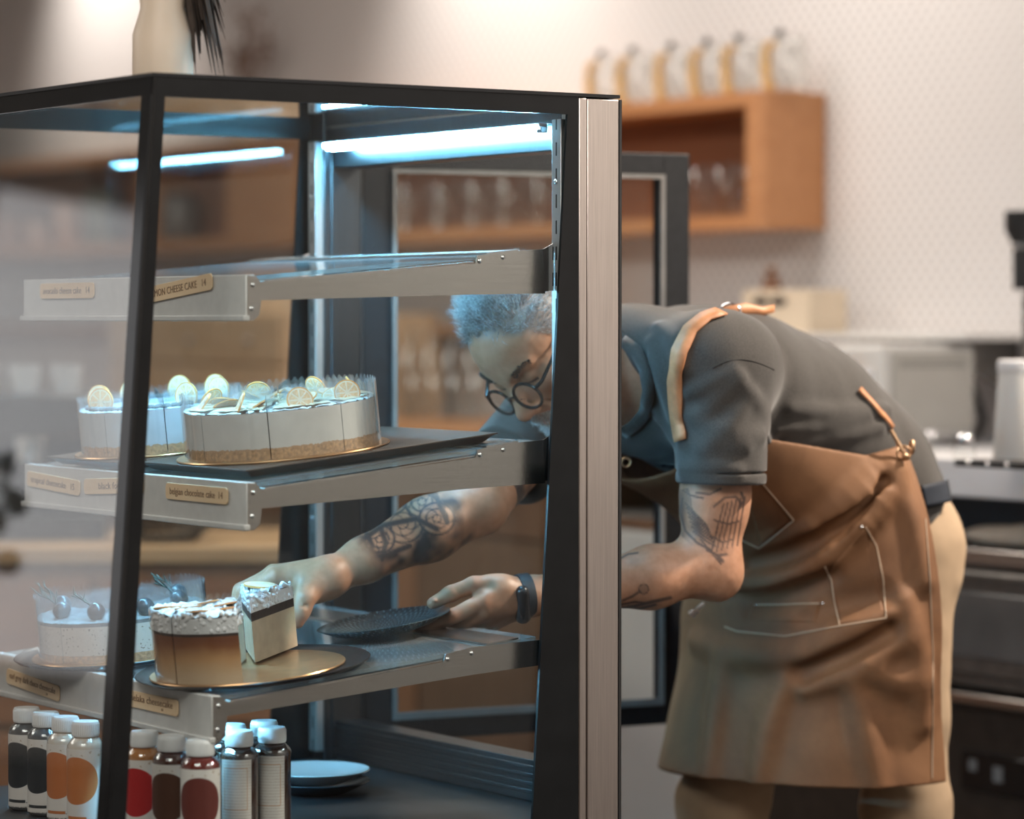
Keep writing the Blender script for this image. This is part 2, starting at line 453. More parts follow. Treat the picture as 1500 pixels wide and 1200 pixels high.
# leaning front: border and sheet
def fp(y, z, o=0): return (fx(z)+o, y, z)
mb = MB(); t = .005; zt, zb, zl = ZT-.004, 1.597, .565
fl = lambda y0, y1, za, zb_: mb.hexa([fp(y0, za), fp(y1, za), fp(y1, zb_), fp(y0, zb_)], [fp(y0, za, t), fp(y1, za, t), fp(y1, zb_, t), fp(y0, zb_, t)])
fl(-.0005, W+.0005, zb, zt); fl(-.0005, .031, zl, zb); fl(W-.031, W+.0005, zl, zb)
mb.build('front_border', M('glossy_black_print', (.008, .009, .010, 1), .13, 0, 20, .2), case, smooth=False)
mb = MB(); o = .0052
mb.hexa([fp(.01, zl, o), fp(W-.01, zl, o), fp(W-.01, zt, o), fp(.01, zt, o)], [fp(.01, zl, o+.004), fp(W-.01, zl, o+.004), fp(W-.01, zt, o+.004), fp(.01, zt, o+.004)])
mb.build('front_glass', m_frontglass, case, smooth=False)
# top: thin black rim round a glass lid
mb = MB(); zc = ZT-.004
for x0, x1, y0, y1 in ((-.758, 0, -.002, .022), (-.758, 0, W-.022, W+.002), (-.758, -.73, .022, W-.022), (-.05, 0, .022, W-.022)):
    mb.box(x0, x1, y0, y1, zc, ZT+.0008)
mb.build('top_rim', m_blackmat, case, smooth=False)
MB().box(-.735, -.045, .015, W-.015, zc-.0085, zc-.001).build('top_glass', glassmat('lid_glass', (.72, .76, .77, 1), 1.6, .01, 1.3), case, smooth=False)
# rear columns
for y0, y1 in ((-.001, .044), (W-.044, W+.001)):
    ys = y0 if y0 < .3 else y1-.018
    MB().box(-.0570, -.0012, y0, y1, .565, ZT-.006).build('rear_column', m_steel if y0 < .3 else m_dsteel, case, bevel=.0015)
    MB().box(-.0716, -.0582, y0, y1, .565, ZT-.005).build('column_trim', m_steel if y0 < .3 else m_dsteel, case, bevel=.0018)
    MB().box(-.001, .0032, y0-.0008, y1, .55, ZT-.006).build('door_gasket', m_rubber, case, smooth=False)
mb = MB(); mb.box(-.055, -.002, .0445, W-.0445, 1.548, 1.612); mb.box(-.068, -.055, .0445, W-.0445, 1.585, 1.612)
mb.build('rear_header', m_dsteel, case, bevel=.002)
mb = MB(); mb.box(-.05, -.002, .0445, W-.0445, .586, .648)
for k in range(4): mb.box(-.054, -.05, .0445, W-.0445, .598+k*.012, .604+k*.012)
mb.build('rear_sill', m_dsteel, case, bevel=.001)
# slotted uprights
m, t_, p_ = newmat('slotted_steel'); q = t_.sep(t_.coord())
inz = t_.math('LESS_THAN', t_.math('FRACT', t_.math('DIVIDE', q[2], .0375)), .52)
iny = t_.math('LESS_THAN', t_.math('ABSOLUTE', q[1]), .0017)
t_.l.new(t_.mix(t_.math('MULTIPLY', inz, iny), (.55, .53, .51, 1), (.01, .01, .01, 1)), p_.inputs['Base Color'])
p_.inputs['Metallic'].default_value = .8; p_.inputs['Roughness'].default_value = .35
for yc in (.034, W-.034):
    u = MB().box(-.0875, -.0735, -.0115, .0115, .60, 1.59)
    o = u.build('upright', m, case, bevel=.001, loc=(0, yc, 0))
    for zz in (1.5, .98):
        s = MB().ball((-.0885, 0, zz), .0042, 12, 8, (.5, 1, 1)); s.build('screw', m_chrome, o)

# light bars
def led_bar(x, z, y0, y1, parent, beads=True, s=1):
    hb = MB().box(x-.007, x+.007, y0, y1, z+.004, z+.009); h = hb.build('led_bar', m_ledbar, parent, bevel=.001)
    tb = MB().tube([(x, y0+.02, z), (x, y1-.02, z)], .0052, 10); tb.build('led_tube', m_led if beads else m_ledlow, h)
    if beads:
        n = 34; bb = MB()
        for i in range(n):
            yy = y0+.012+(y1-y0-.024)*i/(n-1); bb.box(x-.0115, x-.0075, yy-.003, yy+.003, z+.001, z+.006)
        bb.build('led_bead_strip', m_led, h, smooth=False)
    for yy in (y0+.003, y1-.003): MB().box(x-.006, x+.006, yy-.006, yy+.006, z-.005, z+.0045).build('led_end_cap', m_chrome, h, bevel=.001)
led_bar(-.082, 1.578, .075, .69, case)

SH = dict(lower=(.7942, -.6526, .1013, .0633), middle=(1.0809, -.5982, .1046, .0648), upper=(1.3627, -.5985, .0877, .0627))
Y0, Y1 = .035, W-.035
def sz(s, x, off=0): z0, x0, k, h = SH[s]; return z0+k*(x-x0)+off
def on_shelf(px, py, s, off=0):
    z0, x0, k, h = SH[s]; return on_plane(px, py, (-k, 0, 1), z0+off-k*x0)
TILTY = {s: -math.atan(SH[s][2]) for s in SH}
for s in ('upper', 'middle', 'lower'):
    z0, x0, k, h = SH[s]
    xr = -.112
    g = MB(); A = lambda y, o: (x0+.004, y, sz(s, x0+.004, o)); Bk = lambda y, o: (-.12, y, sz(s, -.12, o))
    g.hexa([A(Y0+.004, -.009), Bk(Y0+.004, -.009), Bk(Y1-.004, -.009), A(Y1-.004, -.009)], [A(Y0+.004, -.003), Bk(Y0+.004, -.003), Bk(Y1-.004, -.003), A(Y1-.004, -.003)])
    sh = g.build('shelf', m_shelfglass, case, smooth=False)
    f = MB(); f.box(x0-.001, x0+.002, Y0-.001, Y1+.001, z0-h, z0); f.box(x0-.006, x0+.004, Y0-.004, Y1+.004, z0-h-.0005, z0-h+.0075)
    f.box(x0+.002, x0+.014, Y0, Y1, z0-.003, z0)
    f.build('front_plate', m_plate, sh, bevel=.0015)
    zr = lambda x: sz(s, x)
    bot = {'upper': (1.3277, 1.3393), 'middle': (1.045, 1.066), 'lower': (.7655, .8039)}[s]
    for yb, out in ((Y0, -1), (Y1-.0025, 1)):
        pts = [(x0, z0-.001), (x0+.016, z0-.002), (x0+.0225, z0-.010), (x0+.372, zr(x0+.372)-.014), (x0+.376, zr(x0+.376)-.003), (x0+.424, zr(x0+.424)-.001),
               (-.11, zr(x0+.424)+.003), (-.106, bot[1]), (-.23, bot[0]+(bot[1]-bot[0])*.82), (x0+.024, bot[0]), (x0+.021, z0-h+.008), (x0+.012, z0-h), (x0, z0-h)]
        if s == 'lower': pts = pts
        bm_ = MB(); bm_.prism([(x, yb, z) for x, z in pts], (0, .0025, 0)); bm_.box(x0+.03, x0+.37, yb if out < 0 else yb-.010, (yb+.0125) if out < 0 else yb+.0025, 0, 0.0001) if False else None
        br = bm_.build('bracket', m_steelx, sh, smooth=False)
        # folded top flange under the glass
        fl_ = MB(); ya, yb2 = (yb+.0026, yb+.016) if out < 0 else (yb-.016, yb-.0001)
        fl_.hexa([(x0+.03, ya, sz(s, x0+.03, -.013)), (-.12, ya, sz(s, -.12, -.013)), (-.12, yb2, sz(s, -.12, -.013)), (x0+.03, yb2, sz(s, x0+.03, -.013))],
                 [(x0+.03, ya, sz(s, x0+.03, -.011)), (-.12, ya, sz(s, -.12, -.011)), (-.12, yb2, sz(s, -.12, -.011)), (x0+.03, yb2, sz(s, x0+.03, -.011))])
        fl_.build('flange', m_steelx, sh, smooth=False)
        yo = yb-.0005 if out < 0 else yb+.003
        for sx, szz in ((x0+.0105, z0-.014), (x0+.0085, z0-.046), (x0+.379, zr(x0+.379)-.011), (x0+.419, zr(x0+.419)-.009)):
            MB().ball((sx, yo, szz), .0036, 12, 8, (1, .55, 1)).build('screw', m_chrome, sh)
        # hook into the slotted upright
        hk = MB(); hk.prism([(-.118, yb+.003, zr(x0+.424)-.002), (-.089, yb+.003, zr(x0+.424)+.012), (-.089, yb+.003, bot[1]+.004), (-.118, yb+.003, bot[1]+.002)], (0, .002, 0))
        hk.build('hook', m_chrome, sh, smooth=False)
    r = MB(); r.hexa([(-.205, Y0+.004, sz(s, -.205, -.0024)), (-.15, Y0+.004, sz(s, -.15, -.0024)), (-.15, Y1-.004, sz(s, -.15, -.0024)), (-.205, Y1-.004, sz(s, -.205, -.0024))],
                     [(-.205, Y0+.004, sz(s, -.205, 0)), (-.15, Y0+.004, sz(s, -.15, 0)), (-.15, Y1-.004, sz(s, -.15, 0)), (-.205, Y1-.004, sz(s, -.205, 0))])
    r.build('rear_rail', m_steelx, sh, smooth=False)
    led_bar(x0+.030, z0-.024, Y0+.03, Y1-.03, sh, beads=False)

# swung open rear door
dv = Vector((.987, -.158, 0)).normalized()
door = MB()
DW, DZ0, DZ1 = .605, .607, 1.586
door.box(0, .050, -.018, .018, DZ0, DZ1); door.box(DW-.050, DW, -.018, .018, DZ0, DZ1)
door.box(.050, DW-.050, -.018, .018, DZ1-.036, DZ1); door.box(.050, DW-.050, -.018, .018, DZ0, DZ0+.034)
do = door.build('door', m_blackmat, case, smooth=False, bevel=.002, loc=(.012, .742, 0), rot=(0, 0, math.atan2(dv.y, dv.x)))
i = MB()
i.box(.050, .058, -.024, -.0185, DZ0+.034, DZ1-.036); i.box(DW-.058, DW-.05, -.024, -.0185, DZ0+.034, DZ1-.036)
i.box(.058, DW-.058, -.024, -.0185, DZ1-.044, DZ1-.036); i.box(.058, DW-.058, -.024, -.0185, DZ0+.034, DZ0+.046)
i.build('gasket', M('grey_gasket', (.16, .155, .15, 1), .5), do, smooth=False)
MB().box(.046, DW-.046, -.003, .003, DZ0+.03, DZ1-.03).build('pane', m_glass, do, smooth=False)
h = MB().tube([(DW-.02, .019, 1.0), (DW-.02, .05, 1.0), (DW-.02, .05, 1.22), (DW-.02, .019, 1.22)], .007, 10); h.build('handle', m_blackmat, do)

# ---------------------------------------------------------------- wooden price tags on the shelf fronts
m_tag = woodmat('pale_wood_tag', (.72, .50, .30, 1), (.80, .59, .38, 1), 'y', 8, .6)
m_ink = M('brown_ink', (.20, .11, .06, 1), .7)
def price_tag(px, py, s, body, label, roll=0, w=.180, hgt=.0232, sub=None, sz_=.014, sq=.8):
    z0, x0, k, h_ = SH[s]
    xx = x0-.0018
    c = on_plane(px, py, (1, 0, 0), xx)
    mb = MB(); pts = []
    r = .0065
    for cx, cz, a0 in ((w/2-r, hgt/2-r, 0), (-w/2+r, hgt/2-r, 90), (-w/2+r, -hgt/2+r, 180), (w/2-r, -hgt/2+r, 270)):
        for j in range(6):
            a = math.radians(a0+90*j/5); pts.append((0, -(cx+r*math.cos(a)), cz+r*math.sin(a)))
    mb.prism(pts, (-.0022, 0, 0))
    root = thing('price_tag', label, 'price tag', tuple(c), (math.radians(-roll), 0, 0), 'wooden price tags on the shelf fronts')
    mb.build('wood_strip', m_tag, root, bevel=.0005)
    base = Matrix(((0, 0, -1, -.0024), (-1, 0, 0, 0), (0, 1, 0, .0), (0, 0, 0, 1)))
    text_obj('lettering', body, sz_, m_ink, root, base @ Matrix.Translation((0, .0022 if sub else 0, 0)), squeeze=sq)
    if sub: text_obj('lettering', sub, .0055, m_ink, root, base @ Matrix.Translation((.05, -.0065, 0)))
price_tag(99, 426, 'upper', 'avocado cheese cake   14', 'wooden price tag for avocado cheese cake, on left end of top shelf front', 0, sq=1.02)
price_tag(262, 423, 'upper', 'LEMON CHEESE CAKE   14', 'tilted wooden price tag for lemon cheese cake beside the top shelf front corner', 5.5, w=.20, sq=.98)
price_tag(79, 708, 'middle', 'tropical cheesecake   15', 'tilted wooden price tag at far left end of middle shelf front', -2.5, sq=1.02)
price_tag(167, 712, 'middle', 'black forest', 'wooden price tag for black forest, second from left on the middle shelf front', 3, w=.188, sq=1.3)
price_tag(289, 723, 'middle', 'belgian chocolate cake  14', 'wooden price tag for belgian chocolate cake, nearest the middle shelf corner', 0, sq=.98)
price_tag(49, 1003, 'lower', 'earl grey dark choco cheesecake', 'wooden price tag for earl grey dark choco cheesecake on lower shelf front', -3.5, sub='14', sz_=.013, sq=.86)
price_tag(215, 1028, 'lower', 'gula melaka cheesecake', 'wooden price tag for gula melaka cheesecake beside the lower shelf corner', 0, sub='14', w=.19, sq=1.15)
# ================================================================ cakes, plates and bottles
def shelf_frame(s, x, y, off=0): return (x, y, sz(s, x, off)), (0, TILTY[s], 0)
m_gold = M('gold_cake_board', (.62, .36, .18, 1), .28, .75, 40, .12, .1, 60)
m_tray = M('black_tray', (.014, .014, .016, 1), .3, 0, 40, .2)
m_btray = M('dark_brown_tray', (.060, .034, .022, 1), .4, 0, 30, .2)
m_film = glassmat('clear_cake_film', (.97, .985, 1, 1), 1.45, .08, 2.5, 0, .055)
m_crust = M('biscuit_crust', (.62, .36, .17, 1), .85, 0, 220, .35, .5, 300)
def cheese(name, col, zb):
    m, t, p = newmat(name); q = t.sep(t.coord()); n = t.noise(t.coord(), 160, 4, .7)
    f = t.math('LESS_THAN', t.math('SUBTRACT', q[2], t.math('MULTIPLY', n, .010)), zb-.003)
    c = t.ramp(t.noise(t.coord(), 45, 4), [(.3, tuple(x*.9 for x in col)), (.7, col)])
    t.l.new(t.mix(f, c, (.60, .36, .18, 1)), p.inputs['Base Color']); p.inputs['Roughness'].default_value = .6; t.l.new(t.bump(t.noise(t.coord(), 110, 4, .6), .35, .001), p.inputs['Normal']); return m
m_cream = cheese('white_cream_cheese', (.87, .83, .77), .014)
m_cool = cheese('pale_blue_cream', (.70, .75, .79), .012)
m_speck, t_, p_ = newmat('speckled_filling')
n = t_.noise(t_.coord(), 300, 2); t_.l.new(t_.mix(t_.math('GREATER_THAN', n, .66), (.74, .64, .55, 1), (.22, .15, .10, 1)), p_.inputs['Base Color']); p_.inputs['Roughness'].default_value = .7
m_grey = M('grey_cream_topping', (.20, .19, .185, 1), .7, 0, 80, .3, .6, 90)
m_lemon = M('lemon_curd', (.86, .68, .46, 1), .3, 0, 40, .15)
m_peel = M('orange_peel', (.82, .36, .10, 1), .5, 0, 60, .15)
m_pith = M('white_pith', (.88, .74, .58, 1), .6, 0, 60, .05)
m_pulp, t_, p_ = newmat('citrus_flesh'); t_.l.new(t_.ramp(t_.noise(t_.coord(), 320, 3), [(.3, (.80, .44, .20)), (.7, (.90, .64, .40))]), p_.inputs['Base Color']); p_.inputs['Roughness'].default_value = .3
m_choc = M('chocolate_layer', (.035, .018, .012, 1), .5, 0, 90, .3)
m_cutface = M('cut_cheesecake', (.55, .42, .29, 1), .65, 0, 40, .12, .4, 90)
m_caramel, t_, p_ = newmat('coffee_caramel_filling'); q = t_.sep(t_.coord())
t_.l.new(t_.ramp(t_.math('ADD', t_.math('MULTIPLY', q[2], 15), t_.math('MULTIPLY', t_.math('SUBTRACT', t_.noise(t_.coord(), 22, 3), .5), .35)), [(.10, (.78, .56, .36)), (.50, (.62, .34, .15)), (.80, (.27, .095, .03)), (.95, (.20, .06, .02))]), p_.inputs['Base Color']); p_.inputs['Roughness'].default_value = .3
m_froth = M('whipped_cream', (.84, .84, .85, 1), .7, 0, 90, .06, .9, 160)

def rumpled(mb, a0, a1, r, zt, amp, n=22, m=12):
    """fan-shaped top sheet of cream with soft peaks"""
    vs = [(0, 0, zt)]; 
    for j in range(1, m+1):
        for i in range(n+1):
            a = a0+(a1-a0)*i/n; rr = r*j/m
            vs.append((rr*math.cos(a), rr*math.sin(a), zt+(random.uniform(0, amp) if j < m else random.uniform(0, amp*.5))))
    fs = [(0, 1+i, 2+i) for i in range(n)]
    for j in range(m-1):
        for i in range(n): b = 1+j*(n+1)+i; fs.append((b, b+n+1, b+n+2, b+1))
    mb.add(vs, fs)
def wedge(mb, a0, a1, r, z0, z1, n=14, top=None):
    pts = [(0, 0)]+[(r*math.cos(a0+(a1-a0)*i/n), r*math.sin(a0+(a1-a0)*i/n)) for i in range(n+1)]
    mb.prism([(x, y, z0) for x, y in pts], (0, 0, z1-z0)); return mb
m_filmthin = glassmat('thin_cake_film', (.985, .985, .98, 1), 1.45, .06, 1.6, 0, .012)
def film(mb, a0, a1, r, z0, z1, sc=.007, n=40, only_arc=False):
    """scalloped clear collar round a wedge: arc and both cut sides"""
    path = [(r*t*math.cos(a0), r*t*math.sin(a0)) for t in np.linspace(.05, 1, 18)]
    path += [(r*math.cos(a0+(a1-a0)*i/n), r*math.sin(a0+(a1-a0)*i/n)) for i in range(1, n)]
    path += [(r*t*math.cos(a1), r*t*math.sin(a1)) for t in np.linspace(1, .05, 18)]
    if only_arc: path = path[18:-18]
    L = 0; vs = []; prev = None
    fine = []
    for (x0, y0), (x1, y1) in zip(path[:-1], path[1:]):
        for k in range(3): fine.append((x0+(x1-x0)*k/3, y0+(y1-y0)*k/3))
    for x, y in fine:
        if prev: L += math.hypot(x-prev[0], y-prev[1])
        prev = (x, y); zt = z1+sc*abs(math.sin(L*PI/.0105))
        vs += [(x, y, z0), (x, y, zt)]
    b = len(fine); mb.add(vs, [(2*i, 2*i+2, 2*i+3, 2*i+1) for i in range(b-1)]); return mb
def citrus(name, parent, loc, rot, r=.019, t=.0028, a1=2*PI):
    mb = MB(); mb.lathe([(r-.0016, -t/2), (r, -t/2), (r, t/2), (r-.0016, t/2), (r-.0016, -t/2)], 28, a1=a1, cap=False)
    o = mb.build(name, m_peel, parent, loc=loc, rot=rot)
    mb = MB(); mb.lathe([(0, -t*.42), (r-.0017, -t*.42), (r-.0017, t*.42), (0, t*.42)], 28, a1=a1); mb.build('pith', m_pith, o)
    mb = MB()
    k = 8 if a1 > 5 else 4
    for i in range(k):
        p0 = (i+.10)*a1/k; p1 = (i+.90)*a1/k; pts = [(r*.13*math.cos((p0+p1)/2), r*.13*math.sin((p0+p1)/2))]+[(r*.80*math.cos(p0+(p1-p0)*j/5), r*.80*math.sin(p0+(p1-p0)*j/5)) for j in range(6)]
        mb.prism([(x, y, -t*.5) for x, y in pts], (0, 0, t))
    mb.build('flesh', m_pulp, o, smooth=False); return o
def disc(r, h, n=64): return MB().lathe([(0, 0), (r-.001, 0), (r, h*.5), (r-.001, h), (0, h)], n)
def board(s, x, y, r, lab, off=.0): 
    loc, rot = shelf_frame(s, x, y, off); o = disc(r, .003).build('cake_board', m_gold, None, loc=loc, rot=rot)
    return tag(o, lab, 'cake board', 'gold cake boards')
def round_tray(s, x, y, r, lab):
    loc, rot = shelf_frame(s, x, y)
    o = MB().lathe([(0, 0), (r-.016, 0), (r-.004, .004), (r, .0075), (r-.0015, .0085), (r-.006, .0055), (r-.018, .0035), (0, .0035)], 72).build('round_tray', m_tray, None, loc=loc, rot=rot)
    return tag(o, lab, 'tray', 'round black trays')

# ---- trays and boards
round_tray('lower', -.515, .165, .166, 'round black tray at the lower shelf corner, under the partly eaten caramel cake')
round_tray('lower', -.545, .508, .160, 'round black tray on far end of lower shelf, under the speckled cake')
board('lower', -.525, .163, .138, 'gold cake board under the caramel cake with slices missing', .0038)
board('lower', -.545, .498, .138, 'gold cake board under the speckled cake with dark fruit', .0038)
def flat_tray(x0, x1, y0, y1, lab):
    loc, rot = shelf_frame('middle', (x0+x1)/2, (y0+y1)/2, .0004); hx, hy = (x1-x0)/2, (y1-y0)/2
    mb = MB(); mb.hexa([(-hx+.012, -hy+.012, 0), (hx-.012, -hy+.012, 0), (hx-.012, hy-.012, 0), (-hx+.012, hy-.012, 0)], [(-hx, -hy, .010), (hx, -hy, .010), (hx, hy, .010), (-hx, hy, .010)])
    mb.box(-hx-.004, hx+.004, -hy-.004, hy+.004, .010, .0125)
    o = mb.build('serving_tray', m_btray, None, loc=loc, rot=rot, smooth=False, bevel=.001); tag(o, lab, 'tray')
flat_tray(-.575, -.165, .075, .385, 'dark brown rectangular tray under the white lemon cake on middle shelf')
flat_tray(-.59, -.30, .40, .655, 'dark brown rectangular tray under the orange topped cake, far end of middle shelf')
TO = .0132
board('middle', -.425, .235, .154, 'gold cake board under the white lemon cake', TO)
board('middle', -.465, .525, .134, 'gold cake board under the cake topped with upright orange slices', TO)

def cake(name, lab, s, x, y, off, sectors, r, layers, filmtop, top=None):
    loc, rot = shelf_frame(s, x, y, off)
    root = thing(name, lab, 'cake', loc, rot)
    out = []
    for (a0, a1) in sectors:
        g = .005; z = 0; sl = None
        for nm, mat, h in layers:
            mb = MB()
            if nm == 'topping':
                wedge(mb, a0+g, a1-g, r, z, z+h*.8); rumpled(mb, a0+g, a1-g, r*.995, z+h*.8, h*.45)
                if mat is m_froth:
                    for _ in range(110):
                        e = random.random(); aa = random.uniform(a0+.03, a1-.03); rr_ = r*.985
                        if e < .3: aa = random.choice((a0+.02, a1-.02)); rr_ = r*random.uniform(.1, .97)
                        mb.ball((rr_*math.cos(aa), rr_*math.sin(aa), z+h*random.uniform(.1, 1.05)), random.uniform(.0022, .0045), 7, 5)
            else: wedge(mb, a0+g, a1-g, r, z, z+h)
            o = mb.build('cake_slice' if sl is None else nm, mat, sl if sl else root, angle=40, weld=False)
            if sl is None: sl = o
            z += h
        film(MB(), a0+.004, a1-.004, r+.0012, .0, z+filmtop).build('film_collar', m_filmthin if name == 'caramel_cake' else m_film, sl, weld=False)
        if top: top(sl, a0, a1, r, z)
        out.append(sl)
    return root, out
# caramel cake: two slices left on the board
def orange_flat(sl, a0, a1, r, z):
    am = (a0+a1)/2
    for k, (t, da) in enumerate(((.80, -.17), (.66, .14), (.42, 0))): citrus('orange_slice', sl, (r*t*math.cos(am+da), r*t*math.sin(am+da), z+.001+k*.001), (.15*(k-1), .12, k*1.3), .021, .002)
D = math.radians
caramel_layers = [('filling', m_caramel, .066), ('chocolate_layer', m_choc, .004), ('topping', m_froth, .026)]
CX, CY = -.528, .158
cake('caramel_cake', 'caramel cake with white cream top, two slices left, at the lower shelf corner', 'lower', CX, CY, .0070, [(D(192), D(238)), (D(146), D(191))], .128, caramel_layers, .007, orange_flat)
# the slice being lifted
loc, rot = shelf_frame('lower', CX+.018, CY+.010, .0085)
hs = thing('cake_slice', 'slice of caramel cake with orange on top, gripped by the right hand', 'cake slice', loc, (0, TILTY['lower'], 0))
a0, a1, rr = D(33), D(66), .134
mb = wedge(MB(), a0, a1, rr, .002, .060); mb.build('filling', m_cutface, hs, angle=40)
mb = wedge(MB(), a0, a1, rr, .060, .072); mb.build('chocolate_layer', m_choc, hs, angle=40)
mb = wedge(MB(), a0, a1, rr, .072, .090); rumpled(mb, a0, a1, rr*.99, .090, .010)
for _ in range(120):
    aa = random.choice((a0+.012, a0+.012, a1-.012)); rr_ = rr*random.uniform(.05, .97); mb.ball((rr_*math.cos(aa), rr_*math.sin(aa), random.uniform(.074, .097)), random.uniform(.0020, .0042), 7, 5)
mb.build('topping', m_froth, hs, angle=40, weld=False)
film(MB(), a0+.004, a1+.03, rr+.001, .002, .097, .006, only_arc=True).build('film_collar', m_filmthin, hs, weld=False)
am = (a0+a1)/2; citrus('orange_slice', hs, (.085*math.cos(am), .085*math.sin(am), .1), (.1, .1, 0), .024, .0025)

# white lemon cake
def lemon_top(sl, a0, a1, r, z):
    am = (a0+a1)/2
    mb = MB(); rumpled(mb, a0+.05, a1-.05, r*.93, z+.0015, .003); mb.build('lemon_glaze', m_lemon, sl, weld=False)
    citrus('lemon_slice', sl, (r*.80*math.cos(am), r*.80*math.sin(am), z+.009), (PI/2-random.uniform(.25, .7), 0, am+random.uniform(.6, 1.6)), .019, .0022)
    citrus('lemon_slice', sl, (r*.60*math.cos(am+.2), r*.60*math.sin(am+.2), z+.006), (random.uniform(.2, .6), .1, am), .019, .002)
cake('lemon_cake', 'round white lemon cake in clear scalloped film near the middle shelf corner', 'middle', -.425, .235, .0164, [(D(-180+8+45*i), D(-180+8+45*(i+1))) for i in range(8)], .140,
     [('crust', m_crust, .014), ('filling', m_cream, .044), ('topping', m_cream, .010)], .018, lemon_top)
# cake with upright orange slices
def orange_up(sl, a0, a1, r, z):
    am = (a0+a1)/2
    citrus('orange_slice', sl, (r*.78*math.cos(am), r*.78*math.sin(am), z+.012), (PI/2-.12, 0, D(-62)+random.uniform(-.2, .2)), .021, .0032)
    mb = MB()
    for k in range(7):
        a = a0+(a1-a0)*(k+.5)/7; mb.ball((r*.86*math.cos(a), r*.86*math.sin(a), z+.002), .0075, 8, 6, (1, 1, .6))
    mb.build('piped_cream', m_grey, sl)
cake('orange_cake', 'cake with upright orange slices on top, behind the front post on the middle shelf', 'middle', -.465, .525, .0164, [(D(-180+20+45*i), D(-180+20+45*(i+1))) for i in range(8)], .122,
     [('crust', m_crust, .012), ('filling', m_cool, .048), ('topping', m_cool, .006)], .012, orange_up)
# speckled cake with dark fruit and rosemary
m_fruit = M('dark_glossy_fruit', (.030, .028, .034, 1), .22, 0, 60, .3)
m_sprig = M('dark_green_sprig', (.05, .075, .06, 1), .6)
def fruit_top(sl, a0, a1, r, z):
    am = (a0+a1)/2; x, y = r*.74*math.cos(am), r*.74*math.sin(am)
    MB().ball((x, y, z+.0115), .0135, 16, 12).build('berry', m_fruit, sl)
    mb = MB(); b = np.array([x+.006, y+.012, z+.012]); e = b+np.array([-.02, .035, .022]); mb.tube([b, (b+e)/2+[0, 0, .004], e], .0009, 5)
    for k in range(8):
        t = .2+.1*k; c = b+(e-b)*t+[0, 0, .004*math.sin(PI*t)]; d = np.array([random.uniform(-.012, .004), random.uniform(-.002, .012), random.uniform(.006, .016)]); mb.tube([c, c+d*.6, c+d], [.0008, .0009, .0003], 4)
    mb.build('herb_sprig', m_sprig, sl)
cake('speckled_cake', 'speckled pale cake topped with dark berries and herb sprigs, on far end of lower shelf', 'lower', -.545, .498, .0070, [(D(108+45*i), D(108+45*(i+1))) for i in range(6)], .126,
     [('crust', m_crust, .012), ('filling', m_speck, .042), ('topping', m_grey, .006)], .028, fruit_top)

# ---- held plate
m_hplate, t_, p_ = newmat('teal_black_glaze'); v = t_.coord(); q = t_.sep(v)
ang = t_.math('ARCTAN2', q[1], q[0]); rad = t_.math('SQRT', t_.math('ADD', t_.math('MULTIPLY', q[0], q[0]), t_.math('MULTIPLY', q[1], q[1])))
rp_ = t_.math('FRACT', t_.math('MULTIPLY', rad, 130)); an_ = t_.math('FRACT', t_.math('ADD', t_.math('MULTIPLY', ang, 9.5), t_.math('MULTIPLY', t_.math('FLOOR', t_.math('MULTIPLY', rad, 130)), .5)))
dash = t_.math('MULTIPLY', t_.math('LESS_THAN', t_.math('ABSOLUTE', t_.math('SUBTRACT', an_, .5)), .13), t_.math('LESS_THAN', t_.math('ABSOLUTE', t_.math('SUBTRACT', rp_, .5)), .36))
t_.l.new(t_.mix(dash, (.012, .040, .055, 1), (.13, .16, .17, 1)), p_.inputs['Base Color']); p_.inputs['Roughness'].default_value = .22
t_.l.new(t_.bump(dash, .6, .002), p_.inputs['Normal'])
pc = P(562, 908, 4.715); nrm = Vector(ZUP*1.0 - f0*.045 - RGT*.155).normalized()
pl = MB().lathe([(0, 0), (.040, 0), (.046, .001), (.078, .009), (.099, .0195), (.1005, .0205), (.0985, .0215), (.077, .0125), (.045, .005), (0, .0042)], 64)
o = pl.build('plate', m_hplate, None, angle=60); o.rotation_euler = nrm.to_track_quat('Z', 'Y').to_euler(); o.location = Vector(pc)-nrm*.0205
tag(o, 'small dark teal plate with dashed pattern held by the left hand', 'plate')

# ---- plates at the bottom
m_wplate = M('white_glaze', (.74, .76, .77, 1), .2, 0, 30, .03); m_dplate = M('dark_glaze', (.03, .034, .04, 1), .25, 0, 30, .1)
def plate_at(c, r, mat, lab):
    o = MB().lathe([(0, 0), (r*.55, 0), (r*.6, .002), (r*.95, .016), (r, .019), (r*.985, .0205), (r*.9, .0165), (r*.6, .0065), (0, .0045)], 64).build('plate', mat, None, angle=60, loc=c); tag(o, lab, 'plate'); return o
pc = on_plane(462, 1147, (0, 0, 1), .600)
for k in range(1): plate_at((pc[0], pc[1], .5852), .083, m_dplate, 'dark plate under the white plate on the case floor')
plate_at((pc[0]+.0, pc[1]+.004, .6012), .085, m_wplate, 'white plate on top of a dark plate beside the bottles')

